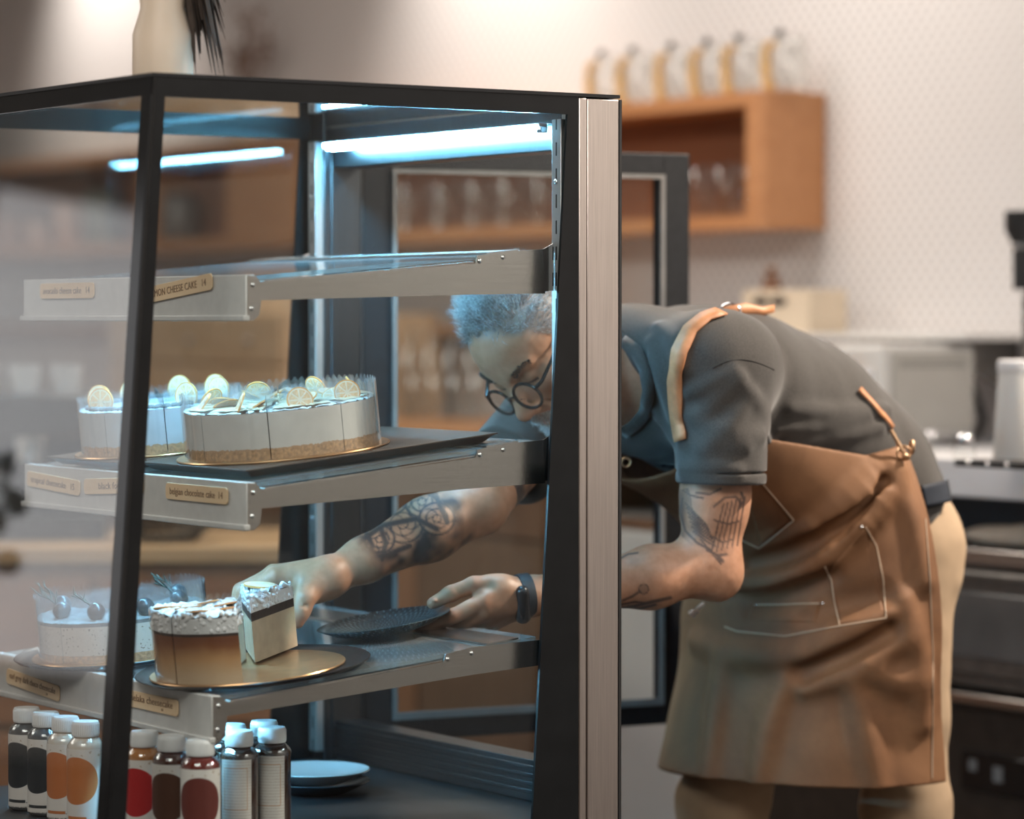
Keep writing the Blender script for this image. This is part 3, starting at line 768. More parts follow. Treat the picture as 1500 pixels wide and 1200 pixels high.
# ---- juice bottles
m_cap = M('white_plastic_cap', (.80, .80, .80, 1), .35, 0, 50, .03)
def juice_mat(c, rough=.06): return M('juice', c, rough, 0, 20, .1, spec=.6, coat=1)
m_bglass = glassmat('bottle_plastic', (.93, .95, .96, 1), 1.5, .02, 1.5)
def label_mat(bg, disc_c, kind, arc=.13):
    m, t, p = newmat('printed_label'); uv = t.sep(t.new('ShaderNodeUVMap', uv_map='wrap').outputs[0])
    if kind == 'disc':
        dx = t.math('MULTIPLY', t.math('SUBTRACT', uv[0], .5), arc/.1); dy = t.math('MULTIPLY', t.math('SUBTRACT', uv[1], .58), 1.06)
        d = t.math('SQRT', t.math('ADD', t.math('MULTIPLY', dx, dx), t.math('MULTIPLY', dy, dy)))
        c = t.mix(t.math('LESS_THAN', d, .335), bg, disc_c)
        lines = t.math('MULTIPLY', t.math('LESS_THAN', t.math('FRACT', t.math('MULTIPLY', uv[1], 16)), .22), t.math('GREATER_THAN', t.noise(t.mapv(t.new('ShaderNodeUVMap', uv_map='wrap').outputs[0], (60, 16, 1)), 1, 1), .5))
        low = t.math('MULTIPLY', lines, t.math('LESS_THAN', uv[1], .12))
        c = t.mix(t.math('MULTIPLY', low, .8), c, (.06, .05, .05, 1))
        leaf = t.math('MULTIPLY', t.math('GREATER_THAN', t.noise(t.mapv(t.new('ShaderNodeUVMap', uv_map='wrap').outputs[0], (14, 9, 1)), 1, 3), .60), t.math('GREATER_THAN', uv[1], .88))
        c = t.mix(t.math('MULTIPLY', leaf, .7), c, (.36, .24, .13, 1))
        strip = t.math('MULTIPLY', t.math('LESS_THAN', t.math('ABSOLUTE', t.math('SUBTRACT', uv[1], .085)), .02), t.math('LESS_THAN', t.math('ABSOLUTE', dx), .16))
        c = t.mix(strip, c, disc_c)
    else:
        lines = t.math('MULTIPLY', t.math('LESS_THAN', t.math('FRACT', t.math('MULTIPLY', uv[1], 26)), .35), t.math('GREATER_THAN', t.noise(t.mapv(t.new('ShaderNodeUVMap', uv_map='wrap').outputs[0], (90, 26, 1)), 1, 1), .47))
        c = t.mix(t.math('MULTIPLY', lines, .45), bg, (.30, .20, .15, 1))
        bx = t.math('ABSOLUTE', t.math('SUBTRACT', t.math('ABSOLUTE', t.math('SUBTRACT', uv[0], .5)), .36)); by = t.math('ABSOLUTE', t.math('SUBTRACT', t.math('ABSOLUTE', t.math('SUBTRACT', uv[1], .62)), .27))
        ln = t.math('MAXIMUM', t.math('MULTIPLY', t.math('LESS_THAN', bx, .012), t.math('LESS_THAN', t.math('ABSOLUTE', t.math('SUBTRACT', uv[1], .62)), .27)), t.math('MULTIPLY', t.math('LESS_THAN', by, .006), t.math('LESS_THAN', t.math('ABSOLUTE', t.math('SUBTRACT', uv[0], .5)), .36)))
        c = t.mix(ln, c, (.45, .27, .16, 1))
    t.l.new(c, p.inputs['Base Color']); p.inputs['Roughness'].default_value = .5; return m
def label_mesh(r, z0, z1, a0, a1, n=28):
    me = bpy.data.meshes.new('label'); vs = []; fs = []
    for i in range(n+1):
        a = a0+(a1-a0)*i/n
        for z in (z0, z1): vs.append((r*math.cos(a), r*math.sin(a), z))
    fs = [(2*i, 2*i+2, 2*i+3, 2*i+1) for i in range(n)]
    me.from_pydata(vs, [], fs); uv = me.uv_layers.new(name='wrap')
    for pl_ in me.polygons:
        for li in pl_.loop_indices:
            v = me.loops[li].vertex_index; uv.data[li].uv = ((v//2)/n, v % 2)
    return me
BZ = .5852
def bottle(x, y, juice, lab_kind, disc_c, face, label, bg=(.72, .68, .64, 1), span=1.9):
    root = thing('juice_bottle', label, 'bottle', (x, y, BZ), (0, 0, 0), 'juice bottles on the case floor')
    R = .0262
    b = MB().lathe([(0, 0), (R-.004, 0), (R, .004), (R, .115), (R-.002, .119), (.0185, .1255), (.0165, .126), (.0165, .131), (0, .131)], 36); b.build('body', juice, root, angle=50)
    MB().lathe([(R+.0006, .112), (R+.0006, .116), (R-.0012, .1205), (.019, .1265)], 36, cap=False).build('shoulder', m_bglass, root)
    c = MB(); c.lathe([(0, .1285), (.0188, .1285), (.0194, .130), (.0194, .146), (.0178, .1495), (0, .1495)], 40)
    for i in range(40):
        a = 2*PI*i/40; c.box(-.0004, .0004, -.0005, .0005, .131, .1455, None); b0 = len(c.v)-8
        c.v[b0:] = [(v[0]*math.cos(a)-v[1]*math.sin(a)+.0194*math.cos(a), v[0]*math.sin(a)+v[1]*math.cos(a)+.0194*math.sin(a), v[2]) for v in c.v[b0:]]
    c.build('cap', m_cap, root, weld=False)
    me = label_mesh(R+.0007, .006, .112, face-span/2, face+span/2); mesh_obj('label', me, label_mat(bg, disc_c, lab_kind, span*.0269), root)
    return root
J = dict(red=juice_mat((.55, .16, .05, 1)), dark=juice_mat((.07, .018, .010, 1)), cherry=juice_mat((.16, .02, .012, 1)), cola=juice_mat((.045, .020, .012, 1)), amber=juice_mat((.50, .20, .06, 1)), milk=juice_mat((.70, .60, .50, 1)), smoke=juice_mat((.07, .075, .08, 1)))
FA = math.atan2(-.83, -.56)     # towards the viewer's side
FR = PI+.25
bx = -.700
# front row beside the front glass
for (bx, y, j, dc, fa, lab) in ((-.662, .050, 'cherry', (.13, .025, .018, 1), FA, 'red-brown juice bottle with round maroon label, nearest the case corner'),
                        (-.672, .113, 'dark', (.085, .030, .015, 1), PI+.75, 'dark brown juice bottle between the maroon and the red labelled ones'),
                        (-.682, .174, 'amber', (.42, .014, .016, 1), PI+.55, 'amber juice bottle with bright red round label, just right of the front post'),
                        (-.70, .318, 'milk', (.52, .17, .05, 1), PI+.55, 'pale juice bottle with orange label, just left of the front post'),
                        (-.70, .382, 'milk', (.50, .16, .05, 1), PI+.50, 'pale juice bottle with orange label beside the black labelled one'),
                        (-.70, .446, 'smoke', (.018, .022, .026, 1), PI+.55, 'grey juice bottle with black round label, second from the far end'),
                        (-.70, .510, 'smoke', (.016, .020, .024, 1), PI+.45, 'grey juice bottle with black round label, farthest left of its row')):
    bottle(bx, y, J[j], 'disc', dc, fa, lab, span=4.8)
for (x, y, lab) in ((-.572, .104, 'dark juice bottle with text panel label behind the shelf corner'), (-.515, .112, 'rightmost dark juice bottle with text panel label, beside the white plate')):
    bottle(x, y, J['cola'], 'text', (0, 0, 0, 1), FA-.12, lab, bg=(.60, .57, .53, 1), span=1.75)
for (x, y, lab) in ((-.60, .168, 'dark juice bottle mostly hidden behind the shelf corner, white cap showing'), (-.545, .172, 'juice bottle in the second row, only its white cap showing between two others'), (-.488, .182, 'juice bottle behind the rightmost one, only its white cap showing')):
    bottle(x, y, J['cola'], 'text', (0, 0, 0, 1), FA, lab)
# ================================================================ the man behind the case
A3 = lambda *a: np.array(a, float)
YM = .30
# head frame in world axes (E: his left, Fh: where the face looks, Uh: towards the crown)
def cam2w(v): return v[0]*RGT + v[1]*f0 + v[2]*ZUP
Eh = cam2w(A3(.65, -.73, .19)); Eh /= np.linalg.norm(Eh)
hh = cam2w(A3(-.73, -.65, 0)); hh = hh-Eh*(hh@Eh); hh /= np.linalg.norm(hh)
nn = np.cross(hh, Eh); nn = nn if nn[2] > 0 else -nn
TH = math.radians(47)
Fh = math.cos(TH)*hh - math.sin(TH)*nn
Uh = math.sin(TH)*hh + math.cos(TH)*nn
HB = np.stack([Eh, Fh, Uh])                  # world -> head
EYES = P(752, 553, 4.845)
HO = EYES - .080*Fh
def H(x, y, z): return HO + x*Eh + y*Fh + z*Uh
def toH(p): return (p-HO)@HB.T

# ---- skeleton
C7 = A3(.235, YM, 1.235)
SL = P(1048, 548, 4.87); EL = P(1042, 832, 4.87); WL = P(778, 873, 4.775)
SR = P(812, 606, 5.07); ER = P(700, 741, 4.86); WR = P(480, 846, 4.735)
spine = [A3(.28, YM, 1.19), A3(.42, YM, 1.178), A3(.56, YM, 1.125), A3(.655, YM, 1.05), A3(.715, YM, .955)]
srad = [.105, .125, .125, .125, .135]

head = [
    ellip(H(0, -.010, .036), (.0755, .098, .080), HB, 0),
    ellip(H(0, .030, .030), (.062, .064, .060), HB, .03),            # forehead
    ellip(H(0, .034, -.045), (.057, .056, .066), HB, .03),           # face block
    rcone(H(-.040, .030, -.070), H(0, .066, -.098), .022, .020, .03), rcone(H(.040, .030, -.070), H(0, .066, -.098), .022, .020, .03),
    ellip(H(.043, .056, -.028), (.022, .020, .018), HB, .025), ellip(H(-.043, .056, -.028), (.022, .020, .018), HB, .025),
    rcone(H(-.042, .074, .017), H(-.012, .088, .013), .0075, .0095, .016), rcone(H(.042, .074, .017), H(.012, .088, .013), .0075, .0095, .016),
    ellip(H(-.032, .099, -.004), (.017, .014, .013), HB, .012, 'sub'), ellip(H(.032, .099, -.004), (.017, .014, .013), HB, .012, 'sub'),
    ellip(H(-.031, .077, -.004), (.0145, .0125, .0125), HB, .004), ellip(H(.031, .077, -.004), (.0145, .0125, .0125), HB, .004),
    rcone(H(0, .088, .006), H(0, .110, -.044), .0078, .0112, .012), ellip(H(0, .111, -.049), (.0135, .0125, .0115), HB, .008),
    ellip(H(-.0145, .100, -.052), (.0085, .011, .0085), HB, .007), ellip(H(.0145, .100, -.052), (.0085, .011, .0085), HB, .007),
    ellip(H(-.007, .106, -.0615), (.0038, .006, .004), HB, .003, 'sub'), ellip(H(.007, .106, -.0615), (.0038, .006, .004), HB, .003, 'sub'),
    rcone(H(-.020, .080, -.0745), H(0, .0905, -.0715), .004, .0055, .007), rcone(H(.020, .080, -.0745), H(0, .0905, -.0715), .004, .0055, .007),
    rcone(H(-.018, .080, -.083), H(0, .0885, -.0845), .004, .0065, .007), rcone(H(.018, .080, -.083), H(0, .0885, -.0845), .004, .0065, .007),
    rcone(H(-.019, .0865, -.0785), H(.019, .0865, -.0785), .0018, .0018, .004, 'sub'),
    ellip(H(0, .077, -.104), (.017, .014, .014), HB, .014),
]
for sx in (-1, 1):
    head += [ellip(H(sx*.077, -.008, -.010), (.009, .020, .032), HB, .008), ellip(H(sx*.086, -.006, -.006), (.006, .012, .020), HB, .005, 'sub'),
             ellip(H(sx*.081, -.002, -.034), (.006, .010, .010), HB, .006)]
    for k in range(3):      # forehead and eye-corner creases
        head.append(rcone(H(sx*.055, .056-.004*k, .006-.010*k), H(sx*.066, .036, .010-.015*k), .0012, .0008, .004, 'sub'))
for sx in (-1, 1): head.append(rcone(H(sx*.017, .095, -.042), H(sx*.030, .078, -.066), .0018, .0014, .006, 'sub'))

neck = [rcone(H(0, -.045, -.055), C7+A3(.02, 0, -.01), .060, .066, .03), rcone(H(-.03, .0, -.075), C7+A3(-.02, 0, -.05), .036, .04, .03),
        rcone(H(.052, -.040, -.05), C7+A3(-.02, -.035, -.055), .018, .014, .02)]
torso = [ybone(spine[i], spine[i+1], srad[i]-.018, srad[i+1]-.018, .76, YM, .06) for i in range(4)]
torso += [rcone(C7, C7+A3(.03, -.14, -.02), .065, .055, .05), rcone(C7, SR+A3(.02, 0, .02), .06, .052, .05)]
armL = [rcone(SL, EL+(SL-EL)*.30, .056, .047, .03), rcone(EL+(SL-EL)*.35, EL, .047, .040, .02),
        rcone(EL+A3(0, 0, .006), WL+(EL-WL)*.66, .0415, .0455, .03), rcone(WL+(EL-WL)*.66, WL+(EL-WL)*.28, .0455, .034, .02), rcone(WL+(EL-WL)*.28, WL, .034, .0265, .02),
        ellip(EL+(SL-EL)*.42+A3(.018, 0, 0), (.036, .040, .075), None, .03), ellip(EL+A3(.010, -.004, -.018), (.030, .032, .030), None, .025)]
armR = [rcone(SR, ER, .056, .043, .03), rcone(ER, WR+(ER-WR)*.66, .043, .0465, .02), rcone(WR+(ER-WR)*.66, WR+(ER-WR)*.25, .0465, .032, .02), rcone(WR+(ER-WR)*.25, WR, .032, .0265, .02)]

def finger(pts, rs, k=.006): 
    return chain([P(*q) for q in pts], rs, k)
# left hand: thumb over the plate rim, fingers under it
handL = [rcone(WL, P(712, 876, 4.735), .0265, .0175, .012), rcone(WL, P(710, 893, 4.735), .0265, .0175, .012), rcone(WL, P(716, 903, 4.755), .024, .016, .012), rcone(WL, P(728, 908, 4.775), .022, .015, .012),
         rcone(WL, P(718, 858, 4.75), .024, .0155, .012), ellip(P(735, 862, 4.75), (.022, .022, .018), None, .015)]
handL += finger([(735, 858, 4.75), (694, 857, 4.742), (660, 870, 4.737), (634, 884, 4.733)], [.0165, .0128, .0118, .0090])
handL += finger([(706, 882, 4.728), (664, 903, 4.716), (632, 918, 4.722), (612, 926, 4.730)], [.0138, .0112, .0098, .0080], .005)
handL += finger([(708, 897, 4.735), (668, 919, 4.742), (640, 927, 4.757), (622, 927, 4.772)], [.0138, .0112, .0098, .0080], .004)
handL += finger([(714, 906, 4.755), (680, 926, 4.768), (656, 930, 4.787), (640, 928, 4.802)], [.0132, .0106, .0094, .0078], .004)
handL += finger([(726, 911, 4.775), (697, 926, 4.790), (680, 928, 4.806), (668, 925, 4.82)], [.0115, .0094, .0084, .0070], .004)
handL += [ellip(P(637, 880, 4.724), (.0052, .0045, .0030), None, .002), rcone(P(672, 859, 4.727), P(678, 866, 4.725), .001, .001, .003, 'sub'), rcone(P(665, 861, 4.727), P(671, 868, 4.725), .001, .001, .003, 'sub'),
          rcone(P(690, 872, 4.72), P(716, 857, 4.725), .0022, .003, .012, 'sub')]
# right hand: thumb on the near side of the slice, fingers over its far end
handR = [rcone(WR, P(404, 846, 4.712), .0265, .0160, .014), rcone(WR, P(402, 843, 4.735), .0265, .0170, .014), rcone(WR, P(405, 845, 4.757), .025, .016, .014), rcone(WR, P(413, 852, 4.777), .023, .0145, .014),
         rcone(WR, P(452, 862, 4.712), .026, .018, .014), ellip(P(458, 862, 4.72), (.024, .02, .022), None, .016)]
handR += finger([(402, 846, 4.708), (358, 868, 4.702), (351, 884, 4.702), (351, 902, 4.704)], [.0138, .0112, .0100, .0082], .005)
handR += finger([(400, 843, 4.735), (353, 865, 4.732), (347, 884, 4.728), (348, 904, 4.726)], [.0140, .0114, .0102, .0084], .004)
handR += finger([(404, 846, 4.757), (360, 867, 4.757), (353, 886, 4.752), (354, 903, 4.748)], [.0134, .0108, .0096, .0080], .004)
handR += finger([(412, 852, 4.777), (374, 872, 4.780), (366, 888, 4.776), (365, 901, 4.772)], [.0118, .0095, .0085, .0072], .004)
handR += finger([(456, 856, 4.715), (447, 876, 4.693), (441, 895, 4.687), (436, 912, 4.684)], [.0190, .0138, .0120, .0094], .012)
handR += [ellip(P(434, 908, 4.677), (.0050, .0030, .0062), None, .0015), rcone(P(438, 884, 4.676), P(450, 887, 4.678), .001, .001, .003, 'sub'), rcone(P(438, 888, 4.674), P(450, 891, 4.677), .001, .001, .003, 'sub')]

def veins(p, d): return d + .0009*vnoise(p*55)+.0005*vnoise(p*130)
body_ops = torso + armL + armR + neck + head + handL + handR + [warp(veins)]

# ---- ink on the skin, laid along the limbs
def seg_dist2(px, py, pts):
    d = np.full(len(px), 1e9)
    for (x0, y0), (x1, y1) in zip(pts[:-1], pts[1:]):
        bx, by = x1-x0, y1-y0; t = np.clip(((px-x0)*bx+(py-y0)*by)/(bx*bx+by*by+1e-9), 0, 1)
        d = np.minimum(d, np.hypot(px-x0-t*bx, py-y0-t*by))
    return d
def ink_fn(v):
    x, y, z = proj(v); ink = np.zeros(len(v))
    facing = z < 4.95
    # right forearm sleeve of roses and clock faces
    ax = (WR-ER); L = np.linalg.norm(ax); ax /= L; s = ((v-ER)@ax)/L; rad = np.linalg.norm(v-ER-np.outer(s*L, ax), axis=1)
    onR = (rad < .075) & (s > .10) & (s < .80)
    fade = np.clip((s-.12)/.06, 0, 1)*np.clip((.80-s-.05*vnoise(v*30))/.07, 0, 1)
    pat = .50+1.5*vnoise(v*38)+.9*vnoise(v*85)
    base = np.clip(pat, .05, 1)
    for cx, cy, r in ((590, 768, 30), (618, 735, 25), (556, 790, 22), (640, 760, 26), (575, 735, 20)):
        rr = np.hypot(x-cx, (y-cy)*1.1)
        ring = np.clip(1-np.abs(rr-r)/3.5, 0, 1)+np.clip(1-np.abs(rr-r*.62)/2.5, 0, 1)*.8+np.clip(1-np.abs(rr-r*.25)/2.2, 0, 1)*.8
        base = np.where(rr < r+2, np.clip(base*.35+ring, 0, 1), base)
        pet = (np.cos(np.arctan2(y-cy, x-cx)*5+rr*.25) > .75) & (rr < r*.9); base = np.where(pet, np.clip(base+.45, 0, 1), base)
    for pts in ([(520, 800), (560, 770), (610, 760), (640, 775)], [(505, 818), (530, 812), (560, 815), (600, 800)], [(600, 700), (640, 730), (655, 765)], [(548, 745), (565, 795), (560, 820)], [(530, 765), (545, 800), (540, 835)]):
        base = np.maximum(base, np.clip(1.6-seg_dist2(x, y, pts)/4, 0, 1))
    ink = np.where(onR, np.maximum(ink, base*fade), ink)
    up = SR-ER; Lu = np.linalg.norm(up); su = ((v-ER)@up)/Lu**2; ru = np.linalg.norm(v-ER-np.outer(su, up), axis=1)
    onU = (ru < .075) & (su > .16) & (su < .9) & (s < .08)
    ink = np.where(onU, np.clip(.55+1.6*vnoise(v*40)+.5*vnoise(v*90), 0, 1), ink)
    # left upper arm: bird and cage, flower near the wrist end
    L_ = []
    for i in range(6):      # cage bars
        x0 = 1052+i*6.6; y0 = 742-i*2.2
        L_.append(([(x0+8-i*.4, y0-3), (x0-2+i*.4, y0+35), (x0-10+i, y0+68)], 1.25))
    L_ += [([(1046, 742), (1062, 729), (1078, 728), (1086, 738)], 1.8), ([(1086, 722), (1090, 733), (1083, 744)], 1.9), ([(1046, 762), (1066, 768), (1082, 764)], 1.5), ([(1042, 786), (1060, 795), (1074, 790)], 1.5),
           ([(1036, 806), (1052, 814), (1064, 812)], 2.2), ([(1050, 814), (1058, 822)], 3)]
    for i in range(7):      # wing feathers
        L_.append(([(1003+i*2, 736+i*7), (1018+i*3, 752+i*7), (1036+i*2, 770+i*5)], 1.3))
    L_ += [([(1000, 730), (996, 750), (1004, 778), (1022, 796), (1042, 806)], 2.0), ([(1020, 722), (1040, 724), (1056, 716)], 1.6), ([(1000, 718), (1012, 726), (1030, 730)], 1.4), ([(1026, 790), (1044, 812), (1056, 826)], 1.4)]
    L_ += [([(912, 880), (926, 874), (938, 866)], 1.8), ([(908, 892), (930, 888), (955, 882), (982, 876)], 2.6), ([(908, 886), (930, 882), (950, 884)], 1.6), ([(909, 818), (920, 812), (934, 810)], 1.5), ([(920, 888), (936, 892), (960, 886)], 2.2)]
    lin = np.zeros(len(v))
    for pts, w in L_: lin = np.maximum(lin, np.clip(1.5-seg_dist2(x, y, pts)/w, 0, 1))
    rr = np.hypot(x-943, y-863); lin = np.maximum(lin, np.clip(1.3-np.abs(rr-7)/1.3, 0, 1)); lin = np.maximum(lin, np.where(rr < 7, .45, 0))
    sh_ = np.where((x < 1030) & (y > 716) & (y < 800) & (seg_dist2(x, y, [(996, 725), (1004, 770), (1030, 795)]) < 15), .42+.9*vnoise(v*60), 0)
    sh2 = np.where((seg_dist2(x, y, [(1058, 750), (1056, 800)]) < 20) & (y > 735) & (y < 815), .16, 0)
    lin = np.maximum(np.maximum(lin*.85, sh_), sh2)
    upl = ((v-EL)@(SL-EL))/((SL-EL)@(SL-EL)); frm = ((v-EL)@(WL-EL))/((WL-EL)@(WL-EL))
    near = facing & (x > 903) & (x < 1100) & (y > 700) & (y < 905)
    ink = np.where(near, np.maximum(ink, lin), ink)
    # dark lash line along the lowered lids
    h = toH(v)
    for sx in (-1, 1):
        e = np.abs(h[:, 2]+.0125+.10*np.abs(np.abs(h[:, 0])-.031)) ; ink = np.where((h[:, 1] > .07) & (np.abs(np.abs(h[:, 0])-.031) < .0135) & (e < .0026), .92, ink)
    return np.clip(ink, 0, 1)
def hairline(a, y):
    """height above which hair grows, in head space"""
    a = np.abs(a); y = np.asarray(y, float)
    f = np.where(y > .045, .082-.02*(a/.05)**2, np.where(y > .0, .082-.02*(a/.05)**2-(.045-y)*1.1, -.005-.045*np.clip(-y/.03, 0, 1)))
    return np.where((y > .0) & (a > .06), np.minimum(f, .012+(y-.0)*1.0), f)
def scalp_fn(v):
    h = toH(v); r = np.linalg.norm(h-A3(0, -.01, .03), axis=1)
    line = h[:, 2]-hairline(h[:, 0], h[:, 1])+.010*vnoise(v*70)
    return np.where((r < .16) & (h[:, 2] > -.06), np.clip(line/.012+.35, 0, 1), 0)
def flush_fn(v):
    h = toH(v); f = np.zeros(len(v))
    for c, r in (((0, .112, -.048), .022), ((.045, .06, -.03), .03), ((-.045, .06, -.03), .03), ((.08, 0, -.01), .035), ((-.08, 0, -.01), .035)):
        f = np.maximum(f, np.clip(1-np.linalg.norm(h-A3(*c), axis=1)/r, 0, 1))
    f = np.maximum(f, np.where((np.abs(h[:, 2]+.0785) < .010) & (np.abs(h[:, 0]) < .021) & (h[:, 1] > .078), .9, 0))
    for q in ((706, 882, 4.728), (664, 903, 4.716), (612, 926, 4.73), (694, 857, 4.742), (402, 846, 4.708), (351, 884, 4.7), (436, 912, 4.684), (1042, 845, 4.85)):
        f = np.maximum(f, .7*np.clip(1-np.linalg.norm(v-P(*q), axis=1)/.024, 0, 1))
    return f
m_skin, t_, p_ = newmat('skin')
at = lambda n: t_.new('ShaderNodeAttribute', attribute_name=n).outputs['Fac']
n1 = t_.noise(t_.coord(), 60, 5, .6)
c = t_.ramp(n1, [(.25, (.42, .215, .125)), (.75, (.56, .31, .20))])
c = t_.mix(t_.math('MULTIPLY', at('flush'), .55), c, (.55, .19, .12, 1))
c = t_.mix(t_.math('MULTIPLY', at('scalp'), .75), c, (.16, .15, .145, 1))
c = t_.mix(t_.math('MULTIPLY', at('ink'), .93), c, (.020, .026, .034, 1))
t_.l.new(c, p_.inputs['Base Color']); p_.inputs['Roughness'].default_value = .46
p_.inputs['Subsurface Weight'].default_value = .12; p_.inputs['Subsurface Radius'].default_value = (.012, .005, .003); p_.inputs['Subsurface Scale'].default_value = .4
t_.l.new(t_.bump(t_.noise(t_.coord(), 420, 3, .6), .12, .001), p_.inputs['Normal'])

man = thing('person', 'person in charcoal t-shirt and brown apron bending into the case to lift a slice', 'person', (.78, .30, 0))
MO = Matrix.Translation((.78, .30, 0))
def under_man(o, parent=None):
    o.parent = parent or man
    o.matrix_parent_inverse = MO.inverted()
    return o
def wear(o, parent):
    """a child of a child of the man: same world placement"""
    o.parent = parent; return o
body = under_man(sdf_obj('body', body_ops, .0024, m_skin, None, 1, dict(ink=ink_fn, scalp=scalp_fn, flush=flush_fn)))

# ---- hair
m_hair, t_, p_ = newmat('grey_hair')
t_.l.new(t_.ramp(t_.noise(t_.coord(), 260, 2), [(.3, (.13, .13, .135)), (.5, (.36, .36, .36)), (.68, (.72, .72, .72))]), p_.inputs['Base Color']); p_.inputs['Roughness'].default_value = .45
m_white, t_, p_ = newmat('white_whiskers')
t_.l.new(t_.ramp(t_.noise(t_.coord(), 300, 2), [(.35, (.35, .34, .33)), (.6, (.85, .84, .82))]), p_.inputs['Base Color']); p_.inputs['Roughness'].default_value = .5
m_dhair = M('dark_brow_hair', (.03, .026, .024, 1), .5, 0, 300, .4)
def head_surface(pts):
    """push head-space seed points out or in to the skin"""
    p = np.array([H(*q) for q in pts]); 
    o = head
    for _ in range(12):
        d = sdf(o, p); n = normal_at(o, p); p = p-n*d[:, None]
    return p, normal_at(o, p)
def strands(name, seeds, length, comb, rad, mat, parent, lift=.5, curl=.35, segs=5, jit=.3):
    p, n = head_surface(seeds); mb = MB(); k = 3
    for i in range(len(p)):
        L = length(seeds[i])*random.uniform(.7, 1.2); cdir = comb(seeds[i]); cw = cdir[0]*Eh+cdir[1]*Fh+cdir[2]*Uh
        j = rng.normal(0, jit, 3); d0 = n[i]*lift+cw+j; d0 /= np.linalg.norm(d0)
        bend = rng.normal(0, curl, 3)+cw*curl*1.2
        pts = [p[i]-n[i]*.001]; d = d0.copy()
        for s in range(segs):
            pts.append(pts[-1]+d*L/segs); d = d+bend/segs
            if (pts[-1]-p[i])@n[i] < .0008: d = d+n[i]*.4
            d /= np.linalg.norm(d)
        mb.tube(pts, [rad*(1-.75*q/segs) for q in range(segs+1)], k, cap=False)
    return under_man(mb.build(name, mat, None, weld=False, angle=180))
seeds_top = []; seeds_side = []
while len(seeds_top) < 2600 or len(seeds_side) < 2600:
    w_ = rng.normal(0, 1, 3); w_ /= np.linalg.norm(w_); q = w_*A3(.0755, .098, .080)+A3(0, -.010, .036)
    if q[2] > .036 and q[1] > -.02: q = q*1.0
    if q[2] < float(hairline(q[0], q[1]))+random.uniform(-.004, .004) or q[2] < -.05: continue
    if q[2] > .078-.3*max(0, -q[1]):
        if len(seeds_top) < 2600: seeds_top.append(tuple(q))
    elif len(seeds_side) < 2600: seeds_side.append(tuple(q))
def comb_top(s):
    w_ = math.sin(s[0]*90+s[1]*40)*.45
    return (.25*s[0]/.07+.35*w_, -.25-.3*w_, .75+.2*w_)
hair = strands('hair', seeds_top, lambda s: (.034 if s[1] > .0 else .022)*(1 if s[2] > .09 else .7), comb_top, .0007, m_hair, man, .8, .55, 6, .24)
strands('side_hair', seeds_side, lambda s: .021 if s[2] > .03 else .011, lambda s: (.1*s[0]/.07+.4*math.sin(s[1]*130), -.45, .1+.4*math.sin(s[2]*140)), .0006, m_hair, man, .75, .7, 4, .45)
brow = []
for sx in (-1, 1):
    for _ in range(190):
        u = random.random(); brow.append((sx*(.014+.036*u), .087-.012*u*u, .0145+.006*math.sin(u*2.4)+random.uniform(-.0034, .0034)))
strands('eyebrows', brow, lambda s: .0075, lambda s: (1.2*np.sign(s[0]), .1, .25), .00048, m_dhair, man, .35, .2, 3, .2)
mou = [(random.uniform(-.030, .030), .094, random.uniform(-.073, -.0655)) for _ in range(520)]
mou = [(a, .096-abs(a)*.45, z-abs(a)*.25) for a, y, z in mou]
strands('moustache', mou, lambda s: .015, lambda s: (.5*s[0]/.03, .25, -1), .0005, m_white, man, .45, .4, 4, .2)
goat = [(random.uniform(-.024, .024), .085, random.uniform(-.116, -.092)) for _ in range(420)]
strands('beard', goat, lambda s: .013, lambda s: (.2*s[0]/.03, .3, -.8), .0005, m_white, man, .5, .4, 4, .25)

# ---- spectacles, low on the nose
m_specs = M('black_acetate', (.012, .011, .011, 1), .22, 0, 60, .3)
LZ, LY = -.0205, .111                         # lens centre in head space
fr = MB()
for sx in (-1, 1):
    ce = H(sx*.0305, LY-.004, LZ); fr.ring(ce, .0235, .0026, Fh+Eh*sx*.12+Uh*.10, 36, 8)
fr.tube([H(-.0075, LY-.001, LZ+.006), H(-.003, LY+.003, LZ+.009), H(.003, LY+.003, LZ+.009), H(.0075, LY-.001, LZ+.006)], .0019, 8)
for sx in (-1, 1):
    fr.tube([H(sx*.0525, LY-.008, LZ+.007), H(sx*.064, LY-.018, LZ+.010), H(sx*.0735, .06, -.002), H(sx*.079, .0, .014), H(sx*.079, -.018, .012), H(sx*.077, -.03, -.006)], [.0032, .003, .0028, .0024, .002, .0018], 8)
    fr.tube([H(sx*.009, LY-.005, LZ-.004), H(sx*.0085, LY-.011, LZ-.010)], .0015, 6)
glasses = under_man(fr.build('glasses', m_specs))
for sx in (-1, 1):
    ax = Vector(Fh+Eh*sx*.12+Uh*.10).normalized(); q = ax.to_track_quat('Z', 'Y'); ce = H(sx*.0305, LY-.004, LZ)
    lm = MB(); lm.lathe([(0, .0006), (.0233, .0002), (.0233, -.0008), (0, -.0004)], 28); 
    lm.v = [tuple(q @ Vector(v)+Vector(ce)) for v in lm.v]
    wear(lm.build('lens', glassmat('spectacle_lens', (.95, .96, .96, 1), 1.5)), glasses)

